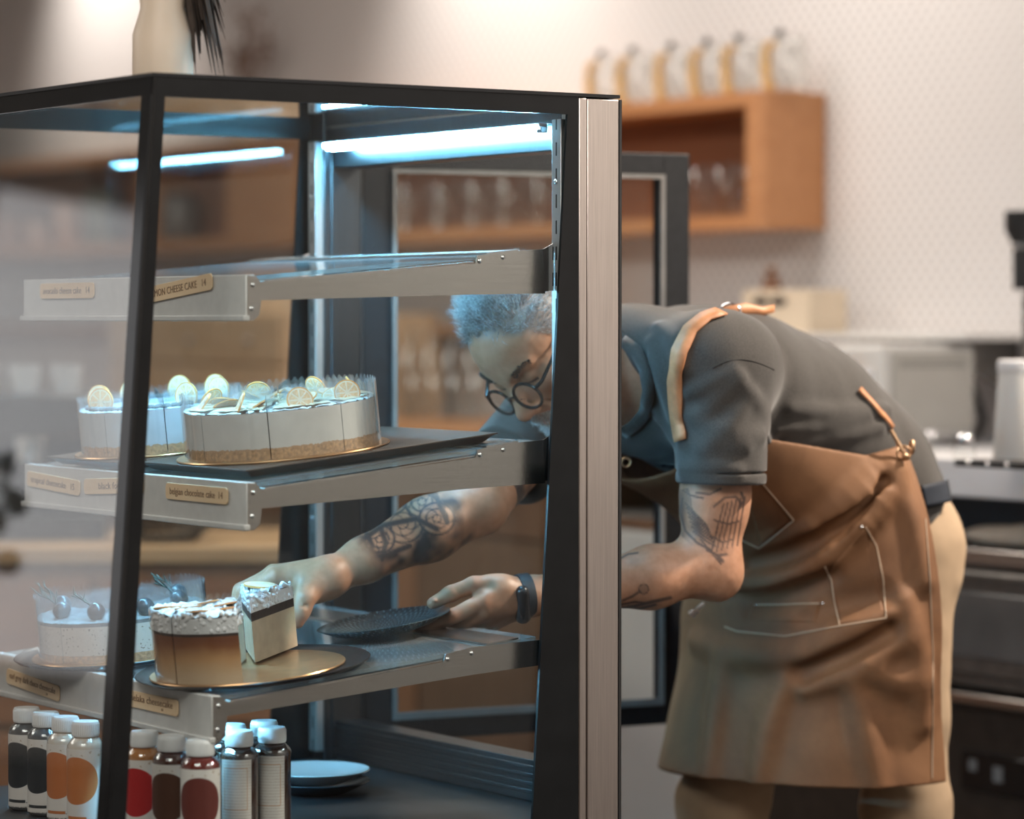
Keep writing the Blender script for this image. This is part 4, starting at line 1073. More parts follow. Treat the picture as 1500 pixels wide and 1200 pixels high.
# ---- shirt
def smooth_line(p, n=4):
    for _ in range(n):
        if len(p) > 2: p = np.vstack([p[:1], p[:-2]*.25+p[1:-1]*.5+p[2:]*.25, p[-1:]])
    return p
def shirt_noise(p, d):
    return d + .004*vnoise(p*A3(14, 9, 9)) + .0018*vnoise(p*A3(40, 24, 24))
TS = [ybone(spine[i], spine[i+1], srad[i]+.004, srad[i+1]+.002, .76, YM, .06) for i in range(4)]
TS += [ybone(A3(.34, YM, 1.225), A3(.56, YM, 1.185), .085, .075, .72, YM, .06), rcone(A3(.22, YM-.02, 1.236), A3(.26, YM-.15, 1.235), .078, .074, .06), rcone(A3(.22, YM, 1.23), SR+A3(.02, -.02, .02), .075, .068, .06)]
sleeveL_end = P(1056, 708, 4.865)
sL = SL+A3(.012, 0, .004)
TS += [rcone(sL, sleeveL_end, .072, .070, .05), ellip(SL+A3(.03, .01, .015), (.085, .07, .075), None, .04)]
sleeveR_end = ER+(SR-ER)*.42
TS += [rcone(SR, sleeveR_end, .070, .066, .05)]
axL = (EL-SL)/np.linalg.norm(EL-SL); axR = (ER-SR)/np.linalg.norm(ER-SR)
fold_px = [  # ridge lines of the cloth as seen, (points, radius)
    ([(1002, 600), (1030, 625), (1075, 640), (1115, 640)], .007), ([(998, 640), (1035, 655), (1090, 655)], .006), ([(1010, 575), (1040, 565), (1075, 545)], .006),
    ([(1015, 610), (1050, 590), (1085, 555)], .006), ([(1030, 660), (1070, 625), (1100, 580)], .006), ([(1085, 560), (1120, 600), (1128, 660)], .005),
    ([(1150, 655), (1220, 640), (1290, 625)], .007), ([(1140, 630), (1210, 625), (1270, 608)], .006), ([(1160, 600), (1230, 606), (1300, 600)], .006),
    ([(955, 500), (975, 560), (985, 610)], .006), ([(965, 480), (990, 505), (1005, 540)], .005), ([(1000, 690), (1040, 680), (1080, 690)], .004), ([(940, 560), (960, 600), (985, 640)], .006)]
base_ts = list(TS)
for pts, r in fold_px:
    q = []
    for a, b in zip(pts[:-1], pts[1:]):
        q += [(a[0]+(b[0]-a[0])*t, a[1]+(b[1]-a[1])*t) for t in (0, .34, .67)]
    q.append(pts[-1]); p3, ok = march(base_ts, q, 4.4, 5.8); p3 = smooth_line(p3[ok])
    if len(p3) > 1:
        rr = [r*math.sin(PI*(.15+.7*i/(len(p3)-1))) for i in range(len(p3))]
        n3 = normal_at(base_ts, p3); p3 = p3-n3*.0015
        TS.append(poly(list(p3), rr, .022))
seam_px = [[(1044, 540), (1060, 530), (1085, 526), (1110, 531), (1134, 542)], [(962, 492), (1000, 500), (1045, 520), (1066, 525)]]
# sleeve hem bands
for e, ax, r in ((sleeveL_end, axL, .0705),):
    TS.append(_op('sub', (lambda e, ax: lambda p: np.maximum(np.abs((p-e)@ax+.018)-.0012, np.linalg.norm(p-e-np.outer((p-e)@ax, ax), axis=1)-.2))(e, ax), e, .12, .003))
def sleeve_cut(e, ax, r):      # keep cloth above the hem, only near that sleeve
    def fn(p):
        t = (p-e)@ax; rad = np.linalg.norm(p-e-np.outer(t, ax), axis=1)
        return -np.minimum(np.minimum(t, .14-t), .105-rad)
    return _op('sub', fn, e, .2, .004)
nk = (C7-H(0, -.03, -.06)); nk /= np.linalg.norm(nk)
def collar(p):                 # neck opening: remove cloth on the head's side of the collar plane
    c0 = A3(.165, YM, 1.215)
    t = (p-c0)@(-nk2); return -t
nk2 = A3(.86, .0, .35); nk2 /= np.linalg.norm(nk2)
c0 = A3(.190, YM, 1.215)
TS += [_op('sub', lambda p: np.maximum((p-c0)@nk2, np.linalg.norm(p-A3(.125, YM-.02, 1.225), axis=1)-.125), c0, .3, .006)]
TS += [rcone(c0+nk2*-.12, c0+nk2*.035, .088, .070, .01, 'sub')]
TS.append(rcone(SR, sleeveR_end, .070, .066, .03))
shirt_ops = TS + [warp(shirt_noise), sleeve_cut(sleeveL_end, axL, .07), sleeve_cut(sleeveR_end, axR, .07), rcone(sleeveL_end-axL*.03, sleeveL_end+axL*.02, .05, .0605, .002, 'sub'),
                  half(A3(.55, 0, -.83), A3(.55, 0, -.83)@A3(.79, 0, 1.025)/np.linalg.norm(A3(.55, 0, -.83)), .01)]
m_shirt, t_, p_ = newmat('charcoal_jersey')
n1 = t_.noise(t_.coord(), 700, 2, .7); n2 = t_.noise(t_.coord(), 9, 4)
c = t_.mix(t_.math('MULTIPLY', n2, .6), t_.ramp(n1, [(.35, (.024, .022, .020)), (.65, (.075, .068, .061))]), (.047, .041, .036, 1))
t_.l.new(c, p_.inputs['Base Color']); p_.inputs['Roughness'].default_value = .9; p_.inputs['Sheen Weight'].default_value = .25
t_.l.new(t_.bump(n1, .2, .001), p_.inputs['Normal'])
shirt = under_man(sdf_obj('t_shirt', shirt_ops, .003, m_shirt, None, 1))
seam_px = seam_px[:1]+[[(1128, 560), (1140, 600), (1140, 650)]][:0]
SEAMS = seam_px
# ribbed collar
cl = []
for i in range(40):
    a = 2*PI*i/40; u = np.cross(nk2, A3(0, 1, 0)); u /= np.linalg.norm(u)
    cl.append(c0+nk2*.004+u*(.079*math.cos(a))+A3(0, 1, 0)*(.083*math.sin(a)))

# ---- trousers and shoes
hipL, hipR = A3(.715, .205, .93), A3(.69, .395, .93)
kneeL, kneeR = A3(.725, .20, .50), A3(.505, .405, .50)
anL, anR = A3(.77, .19, .09), A3(.52, .41, .09)
TR = [ybone(A3(.69, YM, 1.0), A3(.725, YM, .90), .112, .122, .78, YM, .05), rcone(hipL, kneeL, .088, .068, .05), rcone(kneeL, anL, .072, .052, .03), rcone(hipR, kneeR, .088, .068, .05), rcone(kneeR, anR, .072, .052, .03),
      ellip(A3(.755, YM-.07, .93), (.075, .085, .10), None, .05), ellip(A3(.755, YM+.07, .93), (.075, .085, .10), None, .05)]
TRo = TR+[warp(lambda p, d: d+.006*vnoise(p*A3(9, 9, 20))+.003*vnoise(p*A3(22, 22, 40))), half(A3(-.55, 0, .83), A3(-.55, 0, .83)@A3(.79, 0, 1.05)/np.linalg.norm(A3(.55, 0, .83)), .006), half((0, 0, -1), -.06, .004)]
m_chino = M('beige_chino', (.43, .31, .20, 1), .85, 0, 14, .12, .15, 500)
trousers = under_man(sdf_obj('trousers', TRo, .0055, m_chino, None, 2))
bt = MB(); 
for i in range(3): pass
beltc = A3(.842, YM, 1.0)
m_belt = M('navy_webbing', (.012, .018, .03, 1), .7, 0, 300, .4)
pts = []
for i in range(41):
    a = 2*PI*i/40; pts.append(A3(.765, YM, 1.008)+A3(.132*math.cos(a), .172*math.sin(a), -.02*math.cos(a)))
bt.tube(pts, .019, 8, flat=1.0, cap=False); bt.v = [tuple(v) for v in bt.v]
m_shoe = M('dark_leather', (.03, .026, .024, 1), .5)
for an in (anL, anR):
    so = [ellip(an+A3(-.07, 0, -.045), (.14, .048, .045), None, 0), rcone(an+A3(0, 0, -.02), an+A3(.0, 0, .03), .05, .048, .03), half((0, 0, -1), 0, .006)]
    under_man(sdf_obj('shoe', so, .006, m_shoe, None, 1))

# ---- apron: one hanging sheet of waxed canvas
AP = [ybone(A3(.30, YM, 1.135), A3(.44, YM, 1.11), .110, .135, .80, YM, .05), ybone(A3(.44, YM, 1.11), A3(.58, YM, 1.05), .135, .155, .80, YM, .06), ybone(A3(.55, YM, 1.05), A3(.63, YM, .97), .145, .155, .80, YM, .08), 
      ybone(A3(.63, YM, .97), A3(.66, YM, .88), .150, .150, .78, YM, .08),
      rcone(hipL+A3(-.03, 0, .0), A3(.69, .20, .45), .108, .105, .12), rcone(hipR, A3(.49, .40, .52), .115, .092, .12), ybone(A3(.60, YM, .80), A3(.585, YM, .46), .145, .155, .74, YM, .14)]
base_ap = list(AP)
ap_ridges = [([(1300, 690), (1270, 720), (1220, 770), (1180, 800)], .016), ([(1308, 690), (1290, 740), (1255, 770)], .010), ([(1255, 770), (1215, 800), (1185, 850), (1180, 890)], .012),
    ([(1075, 858), (1110, 868), (1160, 850), (1200, 822)], .017), ([(1080, 830), (1130, 820), (1190, 780)], .010), ([(1070, 880), (1120, 890), (1170, 880)], .010), ([(1310, 690), (1340, 760), (1352, 850)], .006),
    ([(1190, 960), (1240, 930), (1300, 900)], .009), ([(1180, 1010), (1240, 985), (1320, 940)], .010), ([(1150, 1000), (1120, 1080), (1110, 1150)], .010), ([(1250, 1000), (1270, 1080), (1285, 1160)], .009),
    ([(1020, 940), (1100, 965), (1170, 960)], .008), ([(1270, 980), (1310, 1000), (1350, 1000)], .008), ([(1325, 880), (1345, 960), (1350, 1060)], .007), ([(1060, 960), (1050, 1050), (1035, 1140)], .009)]
ap_valleys = [([(1292, 705), (1250, 755), (1200, 790), (1150, 815), (1100, 825)], .008), ([(1066, 876), (1110, 888), (1165, 874), (1215, 845)], .012), ([(1180, 905), (1235, 880), (1290, 870)], .007), ([(1180, 985), (1240, 958), (1300, 925)], .007)]
for lst, mode in ((ap_ridges, 'add'), (ap_valleys, 'sub')):
    for pts, r in lst:
        q = []
        for a, b in zip(pts[:-1], pts[1:]): q += [(a[0]+(b[0]-a[0])*t, a[1]+(b[1]-a[1])*t) for t in (0, .34, .67)]
        q.append(pts[-1]); p3, ok = march(base_ap, q, 4.4, 5.9); p3 = smooth_line(p3[ok])
        if mode == 'sub' and len(p3) > 1: p3 = p3+normal_at(base_ap, p3)*(r*.55)
        if len(p3) > 1: AP.append(poly(list(p3), [1.55*r*math.sin(PI*(.12+.76*i/(len(p3)-1))) for i in range(len(p3))], .032, mode))
def ap_noise(p, d): return d+.006*vnoise(p*A3(8, 8, 10))+.0025*vnoise(p*A3(20, 20, 26))
AP.append(warp(ap_noise))
ap_full = list(AP)
TK = .0072
def shell(p, d): return np.maximum(d, -(d+TK))
# the hull is a union; cut away what is not cloth
def apcut(p):
    x, y, z = p[:, 0], p[:, 1], p[:, 2]
    top = z-(1.122-.05*np.clip((x-.35)/.3, 0, 1)+.035*np.clip((x-.55)/.10, 0, 1)-.10*np.clip((.32-x)/.12, 0, 1))
    backe = x-(.640+(1.07-z)*.12)
    hem = .563-z
    bib = .205-x
    return np.maximum(np.maximum(top, backe), np.maximum(hem, bib))
AP += [warp(shell), _op('cut', apcut, (0, 0, 0), 1e9, .003)]
m_apron, t_, p_ = newmat('waxed_brown_canvas')
n1 = t_.noise(t_.coord(), 5, 5, .65, .6); n2 = t_.noise(t_.coord(), 380, 2, .6)
c = t_.ramp(n1, [(.28, (.125, .056, .024)), (.5, (.20, .093, .040)), (.72, (.28, .140, .064))])
c = t_.mix(t_.math('MULTIPLY', n2, .35), c, (.125, .058, .026, 1))
t_.l.new(c, p_.inputs['Base Color']); p_.inputs['Roughness'].default_value = .72
t_.l.new(t_.bump(t_.math('ADD', n2, t_.math('MULTIPLY', n1, 2)), .25, .001), p_.inputs['Normal'])
apron = under_man(sdf_obj('apron', AP, .0030, m_apron, None, 1))
# stitched lines, hems and pockets follow the cloth
m_thread = M('pale_thread', (.52, .40, .29, 1), .8)
def on_cloth(pts, ops, lift=.0015, step=9):
    q = []
    for a, b in zip(pts[:-1], pts[1:]):
        n = max(1, int(math.hypot(b[0]-a[0], b[1]-a[1])/step)); q += [(a[0]+(b[0]-a[0])*i/n, a[1]+(b[1]-a[1])*i/n) for i in range(n)]
    q.append(pts[-1]); p3, ok = march(ops, q, 4.3, 6.0); p3 = p3[ok]; n3 = normal_at(ops, p3)
    return p3+n3*lift
stitches = [[(1268, 772), (1284, 800), (1294, 850), (1298, 905)], [(1298, 905), (1250, 914), (1150, 932), (1080, 925), (1062, 918)],
    [(1208, 830), (1218, 850), (1222, 880), (1230, 915)], [(1110, 700), (1140, 735), (1163, 762)], [(1163, 762), (1135, 785), (1112, 803)], [(1112, 803), (1085, 790)],
    [(1355, 760), (1362, 850), (1366, 960), (1365, 1140)], [(1106, 886), (1150, 886), (1200, 884)]]
st = MB()
for s in stitches:
    p3 = on_cloth(s, ap_full, .0012)
    if len(p3) > 1: st.tube(list(p3), .0011, 5)
wear(st.build('stitching', m_thread), apron)
def patch(name, quad, ops, lift, thick, mat, parent, nu=14, nv=12):
    (a, b, c, d) = [np.array(q, float) for q in quad]; q = []
    for i in range(nu+1):
        for j in range(nv+1):
            u, w = i/nu, j/nv; q.append(tuple((a*(1-u)+b*u)*(1-w)+(d*(1-u)+c*u)*w))
    p3, ok = march(ops, q, 4.3, 6.0); n3 = normal_at(ops, p3)
    mb = MB(); K = len(q); f = []
    for i in range(nu):
        for j in range(nv):
            e = i*(nv+1)+j; idx = (e, e+nv+1, e+nv+2, e+1)
            if all(ok[t] for t in idx): f.append(idx)
    used = sorted({t for x in f for t in x}); mp = {t: i for i, t in enumerate(used)}
    mb.add(p3[used]+n3[used]*lift, [tuple(mp[t] for t in x) for x in f])
    o = mb.build(name, mat, parent, angle=60, weld=False)
    s = o.modifiers.new('thick', 'SOLIDIFY'); s.thickness = thick; s.offset = 1
    return o
patch('side_pocket', [(1211, 838), (1266, 775), (1297, 904), (1231, 914)], ap_full, .0002, .0022, m_apron, apron)
patch('belly_pocket', [(1100, 884), (1203, 882), (1196, 912), (1093, 910)], ap_full, .0002, .0022, m_apron, apron)
patch('chest_pocket', [(1092, 716), (1112, 703), (1162, 761), (1114, 801)], ap_full, .0002, .0018, m_apron, apron)
# straps: over the shoulder, across the back and down to the hip ring
m_strap = M('tan_leather_strap', (.52, .235, .11, 1), .5, 0, 60, .15)
def ribbon(name, pts, ops, wid, parent, lift=.003, mat=m_strap, extra=()):
    p3 = on_cloth(pts, ops, lift, 7); n3 = normal_at(ops, p3); m = len(p3); mb = MB(); vs = []
    for i in range(m):
        t = p3[min(i+1, m-1)]-p3[max(i-1, 0)]; t /= np.linalg.norm(t)+1e-9; s = np.cross(t, n3[i]); s /= np.linalg.norm(s)+1e-9
        vs += [p3[i]+s*wid/2, p3[i]-s*wid/2]
    mb.add(vs, [(2*i, 2*i+1, 2*i+3, 2*i+2) for i in range(m-1)])
    o = mb.build(name, mat, parent, angle=60, weld=False); s = o.modifiers.new('thick', 'SOLIDIFY'); s.thickness = .0028; s.offset = 0
    return o, p3, n3
shirt_solid = [o for o in TS if o.mode == 'add']+[warp(shirt_noise)]
ribbon('collar', [(912, 500), (932, 514), (946, 540), (951, 572), (946, 604), (930, 622), (912, 634)], shirt_solid, .020, shirt, .0035, m_shirt)
sm = MB()
for s_ in SEAMS:
    p3 = smooth_line(on_cloth(s_, shirt_solid, .0003, 5), 6); sm.tube(list(p3), .0010, 5)
sm.build('seam', M('dark_seam', (.016, .015, .014, 1), .95), shirt)
st1, pA, nA = ribbon('shoulder_strap', [(999, 645), (992, 605), (990, 560), (996, 515), (1012, 484), (1034, 466), (1056, 459)], shirt_solid, .026, apron, .004)
rp = P(1070, 456, 5.02)
mb = MB(); e0 = P(1060, 457, 5.00); e1 = P(1092, 453, 5.03); e2 = P(1118, 456, 5.05); e3 = P(1134, 452, 5.06)
vs = []
for e, w_ in ((e0, .008), (e1, .010), (e2, .007), (e3, .006)): vs += [e+UPV*w_, e-UPV*w_]
mb.add(vs, [(2*i, 2*i+1, 2*i+3, 2*i+2) for i in range(3)])
o = mb.build('strap_tail', m_strap, apron, weld=False); s = o.modifiers.new('thick', 'SOLIDIFY'); s.thickness = .003; s.offset = 0
o = MB().ring(rp, .012, .0018, FWD, 24, 8, 1.3).build('strap_ring', m_chrome, apron)
st2, pB, nB = ribbon('waist_strap', [(1256, 572), (1274, 592), (1292, 612), (1304, 628)], shirt_solid, .010, apron, .006)
br_ = M('aged_brass', (.62, .40, .24, 1), .3, .9, 80, .15)
hk = MB(); r1 = on_cloth([(1316, 668), (1318, 672)], ap_full+[], .012)[-1]; hd0 = float(proj(r1)[2])
hk.ring(r1, .0105, .0026, FWD, 24, 8)
hk.tube([P(1305, 630, hd0), P(1312, 642, hd0), P(1319, 655, hd0), P(1324, 664, hd0)], [.0036, .0032, .004, .0036], 8)
hk.ball(P(1326, 668, hd0-.005), .0055, 12, 8)
hk.build('strap_hook', br_, apron)
MB().ring(P(1336, 655, hd0), .009, .003, RGT+.3*FWD, 20, 8, .6).build('waist_buckle', br_, apron)
rv = P(917, 677, 4.99)
MB().ring(rv, .007, .0022, FWD, 20, 8).build('bib_eyelet', br_, apron)
for q in ((1262, 772), (1205, 884), (1108, 886)):
    p3, ok = march(ap_full, [q], 4.3, 6); MB().ball(p3[0], .0032, 10, 6).build('rivet', m_chrome, apron)
kn = MB()
for (a, b) in (((1052, 866), (1034, 880)), ((1032, 884), (1014, 904)), ((1010, 900), (1024, 896))):
    kn.tube([P(*a, 5.02), P((a[0]+b[0])/2, (a[1]+b[1])/2-3, 5.02), P(*b, 5.02)], .004, 8)
kn.build('clip_chain', m_chrome, apron)
# belt seen behind the apron edge
bl = on_plane
bpts = [(1352, 722), (1362, 726), (1374, 728), (1382, 728)]
tr_solid = TR
o = patch('belt', [(1346, 712), (1384, 704), (1390, 736), (1352, 744)], [o_ for o_ in TS[:4]]+TR, .002, .004, m_belt, None, 8, 6); under_man(o)
# watch
wc = P(768, 873, 4.772); wax = (EL-WL)/np.linalg.norm(EL-WL)
wt = MB(); wt.ring(wc, .0318, .0028, wax, 32, 8)
prof = []
q = Vector(wax).to_track_quat('Z', 'Y'); wt = MB(); n = 40
vs = []; fs = []
for i in range(n):
    a = 2*PI*i/n
    for (r, z) in ((.0305, -.010), (.0330, -.009), (.0335, 0), (.0330, .009), (.0305, .010)):
        v = q @ Vector((r*math.cos(a), r*1.02*math.sin(a), z)); vs.append(Vector(wc)+v)
for i in range(n):
    for j in range(5):
        fs.append((i*5+j, ((i+1) % n)*5+j, ((i+1) % n)*5+(j+1) % 5, i*5+(j+1) % 5))
wt.add(vs, fs)
watch = under_man(wt.build('watch', M('blue_black_silicone', (.018, .026, .036, 1), .5)))
pod = sdf_obj('watch_body', [rcone(P(766, 902, 4.752), P(765, 868, 4.737), .0125, .0105, 0)], .0016, M('watch_glass', (.012, .014, .018, 1), .2), None, 1)
wear(pod, watch)
# ================================================================ back counter and what stands on it
m_wood = woodmat('warm_oak', (.42, .185, .075, 1), (.52, .25, .11, 1), 'y', 3, .45)
m_dwood = woodmat('brown_cabinet_wood', (.17, .080, .040, 1), (.26, .13, .065, 1), 'z', 3, .5)
m_white = M('white_laminate', (.72, .71, .72, 1), .4, 0, 8, .03)
m_bg = M('white_enamel', (.68, .66, .63, 1), .4, 0, 8, .03)
m_darkst = M('dark_oven_steel', (.19, .175, .16, 1), .35, .6, 30, .15)
m_ovenglass = M('oven_glass', (.13, .125, .12, 1), .15, 0, 10, .2)
m_clear = glassmat('drinking_glass', (.965, .97, .965, 1), 1.5, 0, 1.6)
# counter: white slab on the near part, oak on the far part
ct = thing('counter', 'long white back counter top behind the person, oak topped at its far end', 'counter', (1.74, 1.0, .93))
def into(o, root): o.parent = root; o.matrix_parent_inverse = Matrix.Translation(root.location).inverted(); return o
into(MB().box(1.38, XW-.005, -2.6, 2.12, .965, 1.038).build('white_top', m_white, None, bevel=.004), ct)
into(MB().box(1.36, XW-.005, 2.125, 8.9, .985, 1.038).build('oak_top', m_wood, None, bevel=.004), ct)
into(MB().box(1.62, XW-.005, -2.6, 1.49, .872, .964).build('apron_board', M('blue_black_board', (.03, .045, .06, 1), .4), None), ct)
# cabinets under it
yy = 2.14; k = 0
labs = ['brown wooden base cabinet nearest the white appliance', 'second brown base cabinet seen through the case', 'third brown base cabinet seen through the case', 'brown base cabinet behind the far case column', 'brown base cabinet seen through the front glass', 'farthest brown base cabinet under the oak counter']
for wd, lab in zip((.62, .62, .62, .9, .9, 1.1), labs):
    c = thing('base_cabinet', lab, 'cabinet', (1.75, yy+wd/2, 0), group='wooden base cabinets')
    into(MB().box(1.42, XW-.01, yy, yy+wd-.004, 0, .982).build('carcass', m_dwood, None), c)
    into(MB().box(1.40, 1.4185, yy+.006, yy+wd-.010, .80, .972).build('drawer', m_dwood, None, bevel=.002), c)
    d = into(MB().box(1.40, 1.4185, yy+.006, yy+wd-.010, .10, .790).build('cabinet_door', woodmat('cabinet_door_wood', *[((.16, .085, .045, 1), (.24, .135, .075, 1)), ((.30, .14, .065, 1), (.38, .18, .085, 1)), ((.20, .12, .07, 1), (.30, .19, .12, 1))][k % 3], 'z', 3, .5), None, bevel=.002), c)
    hd = MB().tube([(1.385, yy+wd*.3, .885), (1.385, yy+wd*.7, .885)], .006, 8); into(hd.build('handle', m_steel, None), c)
    yy += wd; k += 1
ap = thing('dishwasher', 'white under-counter appliance seen through the open case door', 'appliance', (1.74, 1.79, 0))
into(MB().box(1.43, XW-.01, 1.50, 2.10, 0, .87).build('cabinet_body', m_bg, None, bevel=.004), ap)
into(MB().box(1.40, 1.4285, 1.505, 2.095, .10, .84).build('front_panel', m_bg, None, bevel=.006), ap)
into(MB().box(1.41, 1.4285, 1.505, 2.095, .845, .868).build('control_strip', m_dwood, None), ap)
# ovens
ov = thing('oven', 'dark steel oven under the counter with a folded cloth on top', 'oven', (1.72, .85, 0))
into(MB().box(1.42, 2.05, .28, 1.46, .60, .868).build('oven_body', m_darkst, None, bevel=.004), ov)
into(MB().box(1.385, 1.42, .28, 1.46, .838, .868).build('top_lip', m_steelx, None, bevel=.003), ov)
into(MB().box(1.395, 1.42, .30, 1.44, .63, .815).build('oven_door', m_darkst, None, bevel=.004), ov)
into(MB().box(1.388, 1.3945, .36, 1.38, .66, .785).build('oven_window', m_ovenglass, None, bevel=.003), ov)
into(MB().tube([(1.355, .36, .822), (1.355, 1.38, .822)], .009, 10).tube([(1.355, .40, .822), (1.40, .40, .822)], .006, 8).tube([(1.355, 1.34, .822), (1.40, 1.34, .822)], .006, 8).build('handle', m_darkst, None), ov)
lo = thing('oven', 'lower black oven with a small control panel', 'oven', (1.72, .85, 0))
into(MB().box(1.42, 2.05, .28, 1.46, 0, .592).build('oven_body', M('brown_black_steel', (.045, .036, .030, 1), .4, .3, 30, .2), None, bevel=.004), lo)
into(MB().box(1.385, 1.42, .28, 1.46, .572, .592).build('top_lip', m_steelx, None, bevel=.003), lo)
cp_ = on_plane(1462, 1135, (1, 0, 0), 1.412)
pn = into(MB().box(1.412, 1.4195, cp_[1]-.135, cp_[1]+.105, cp_[2]-.040, cp_[2]+.036).build('control_panel', M('black_gloss_panel', (.010, .011, .012, 1), .15), None, bevel=.004), lo)
mg = M('grey_print', (.20, .20, .20, 1), .6)
for yq, zq, ww, hh_ in ((.07, .01, .022, .022), (.0, .0, .026, .030), (-.10, .012, .02, .012), (-.10, -.012, .02, .008)):
    mk = MB().box(1.4108, 1.4118, cp_[1]+yq-ww/2, cp_[1]+yq+ww/2, cp_[2]+zq-hh_/2, cp_[2]+zq+hh_/2).build('panel_mark', mg, None, smooth=False); mk.parent = pn
cl_ = on_plane(1470, 760, (1, 0, 0), 1.46)
cloth = [ellip((1.50, cl_[1]-.02, .886), (.07, .16, .022), None, 0), ellip((1.50, cl_[1]-.10, .892), (.06, .10, .022), None, .02), half((0, 0, -1), -.8685, .002), warp(lambda p, d: d+.005*vnoise(p*28))]
tag(sdf_obj('folded_cloth', cloth, .006, M('beige_towel', (.62, .52, .42, 1), .95, 0, 200, .15, .5, 300)), 'beige folded cloth lying on the dark steel oven', 'cloth')

# ---- long oak wall shelf with rounded near end
XS = 1.90; ZB, ZS = 1.515, 1.833; YE = 2.06; TH_ = .032
ws = thing('wall_shelf', 'long open oak wall shelf with a solid rounded near end', 'shelf', (XW-.004, 5.0, ZB))
def rounded_end(z0, z1):
    pts = [(XW-.004, YE), (XW-.004, YE+.10)]; pts = []
    r = .045
    for i in range(9):
        a = PI*1.5-PI/2*i/8; pts.append((XS+r+r*math.cos(a), YE+r+r*math.sin(a)))
    return [(XW-.004, YE, z0)]+[(x, y, z0) for x, y in pts]
for nm, za, zb_ in (('top_board', ZS-TH_, ZS), ('bottom_board', ZB, ZB+TH_)):
    pts = rounded_end(za, zb_)+[(XS, 8.9, za), (XW-.004, 8.9, za)]
    into(MB().prism(pts, (0, 0, zb_-za)).build(nm, m_wood, None, smooth=False), ws)
pts = rounded_end(ZB+TH_, ZS-TH_)+[(XS, YE+.052, ZB+TH_), (XW-.004, YE+.052, ZB+TH_)]
into(MB().prism(pts, (0, 0, ZS-ZB-2*TH_)).build('end_panel', m_wood, None, angle=50), ws)
into(MB().box(XW-.016, XW-.005, YE+.052, 8.9, ZB+TH_, ZS-TH_).build('back_panel', woodmat('shelf_back_wood', (.26, .10, .045, 1), (.32, .13, .06, 1), 'y', 3, .6), None), ws)
for yv in (3.9, 5.15, 6.6): into(MB().box(XS+.004, XW-.017, yv, yv+.025, ZB+TH_, ZS-TH_).build('divider', m_wood, None), ws)
ydr = on_plane(435, 300, (1, 0, 0), XS)[1]; ydl = on_plane(332, 300, (1, 0, 0), XS)[1]
into(MB().box(XS+.001, XS+.018, ydr, ydl, ZB+TH_+.002, ZS-TH_-.002).build('sliding_door', m_wood, None), ws)
def tumbler(c, r, h, name, lab, grp, cat='glass', mat=None):
    mb = MB().lathe([(0, 0), (r*.8, 0), (r*.86, .004), (r, h), (r-.0022, h), (r*.84-.0022, .008), (0, .008)], 28)
    return tag(mb.build(name, mat or m_clear, None, loc=c, angle=50), lab, cat, grp)
kk = 0
shl = ['glass tumbler inside the oak shelf, beside its solid end', 'second glass tumbler from the solid shelf end', 'third glass tumbler from the solid shelf end, beside the case door']
for px in (1090, 1050, 1014):
    c = on_plane(px, 310, (1, 0, 0), 1.985); tumbler((c[0], c[1], ZB+TH_+.0005), .043, .125, 'glass_tumbler', shl[kk], 'tumblers inside the oak shelf'); kk += 1
place = ['rightmost', 'second from right', 'third from right', 'fourth from right', 'leftmost']
for i, px in enumerate((785, 735, 690, 640, 590)):
    c = on_plane(px, 300, (1, 0, 0), 1.985); tumbler((c[0], c[1], ZB+TH_+.0005), .045, .125, 'glass_tumbler', 'glass tumbler on oak shelf above the person, '+place[i]+' of five seen through glass', 'tumblers inside the oak shelf')
# servers on top of the shelf
m_amber = M('amber_bamboo', (.62, .38, .13, 1), .45, 0, 40, .15); m_knob = M('dark_knob', (.05, .04, .035, 1), .4)
def server(px, lab, r=.044, h=.125):
    c = on_plane(px, 130, (1, 0, 0), 2.0); root = thing('glass_server', lab, 'glass pot', (c[0], c[1], ZS+.0005), group='glass pots on the oak shelf')
    MB().lathe([(0, 0), (r*.85, 0), (r, .012), (r, h*.62), (r*.80, h*.86), (r*.82, h), (r*.80-.001, h), (r*.78, h*.86), (r-.003, h*.6), (r-.003, .014), (r*.8, .005), (0, .005)], 32).build('glass_body', m_clear, root, angle=50)
    hx, hy = -.5*r, r+.010
    MB().tube([(hx, hy-.012, h*.92), (hx, hy+.012, h*.88), (hx, hy+.016, h*.5), (hx, hy+.010, h*.12), (hx, hy-.012, h*.10)], [.010, .0115, .0125, .0115, .009], 10).build('handle', m_amber, root)
    MB().lathe([(0, h), (r*.83, h), (r*.83, h+.006), (.010, h+.009), (0, h+.009)], 28).build('lid', m_clear, root)
    MB().ball((-.01, r*.75, h+.014), .012, 14, 10, (1, 1, .9)).build('knob', m_knob, root)
    return root
for px, lab in ((1160, 'rightmost glass pot with amber handle on the oak shelf'), (1100, 'second glass pot from the right on the oak shelf'), (1052, 'third glass pot from the right on the oak shelf'), (1000, 'third glass pot from the left on the oak shelf'), (943, 'second glass pot from the left on the oak shelf'), (897, 'leftmost glass pot on the oak shelf, just above the case corner')):
    server(px, lab)
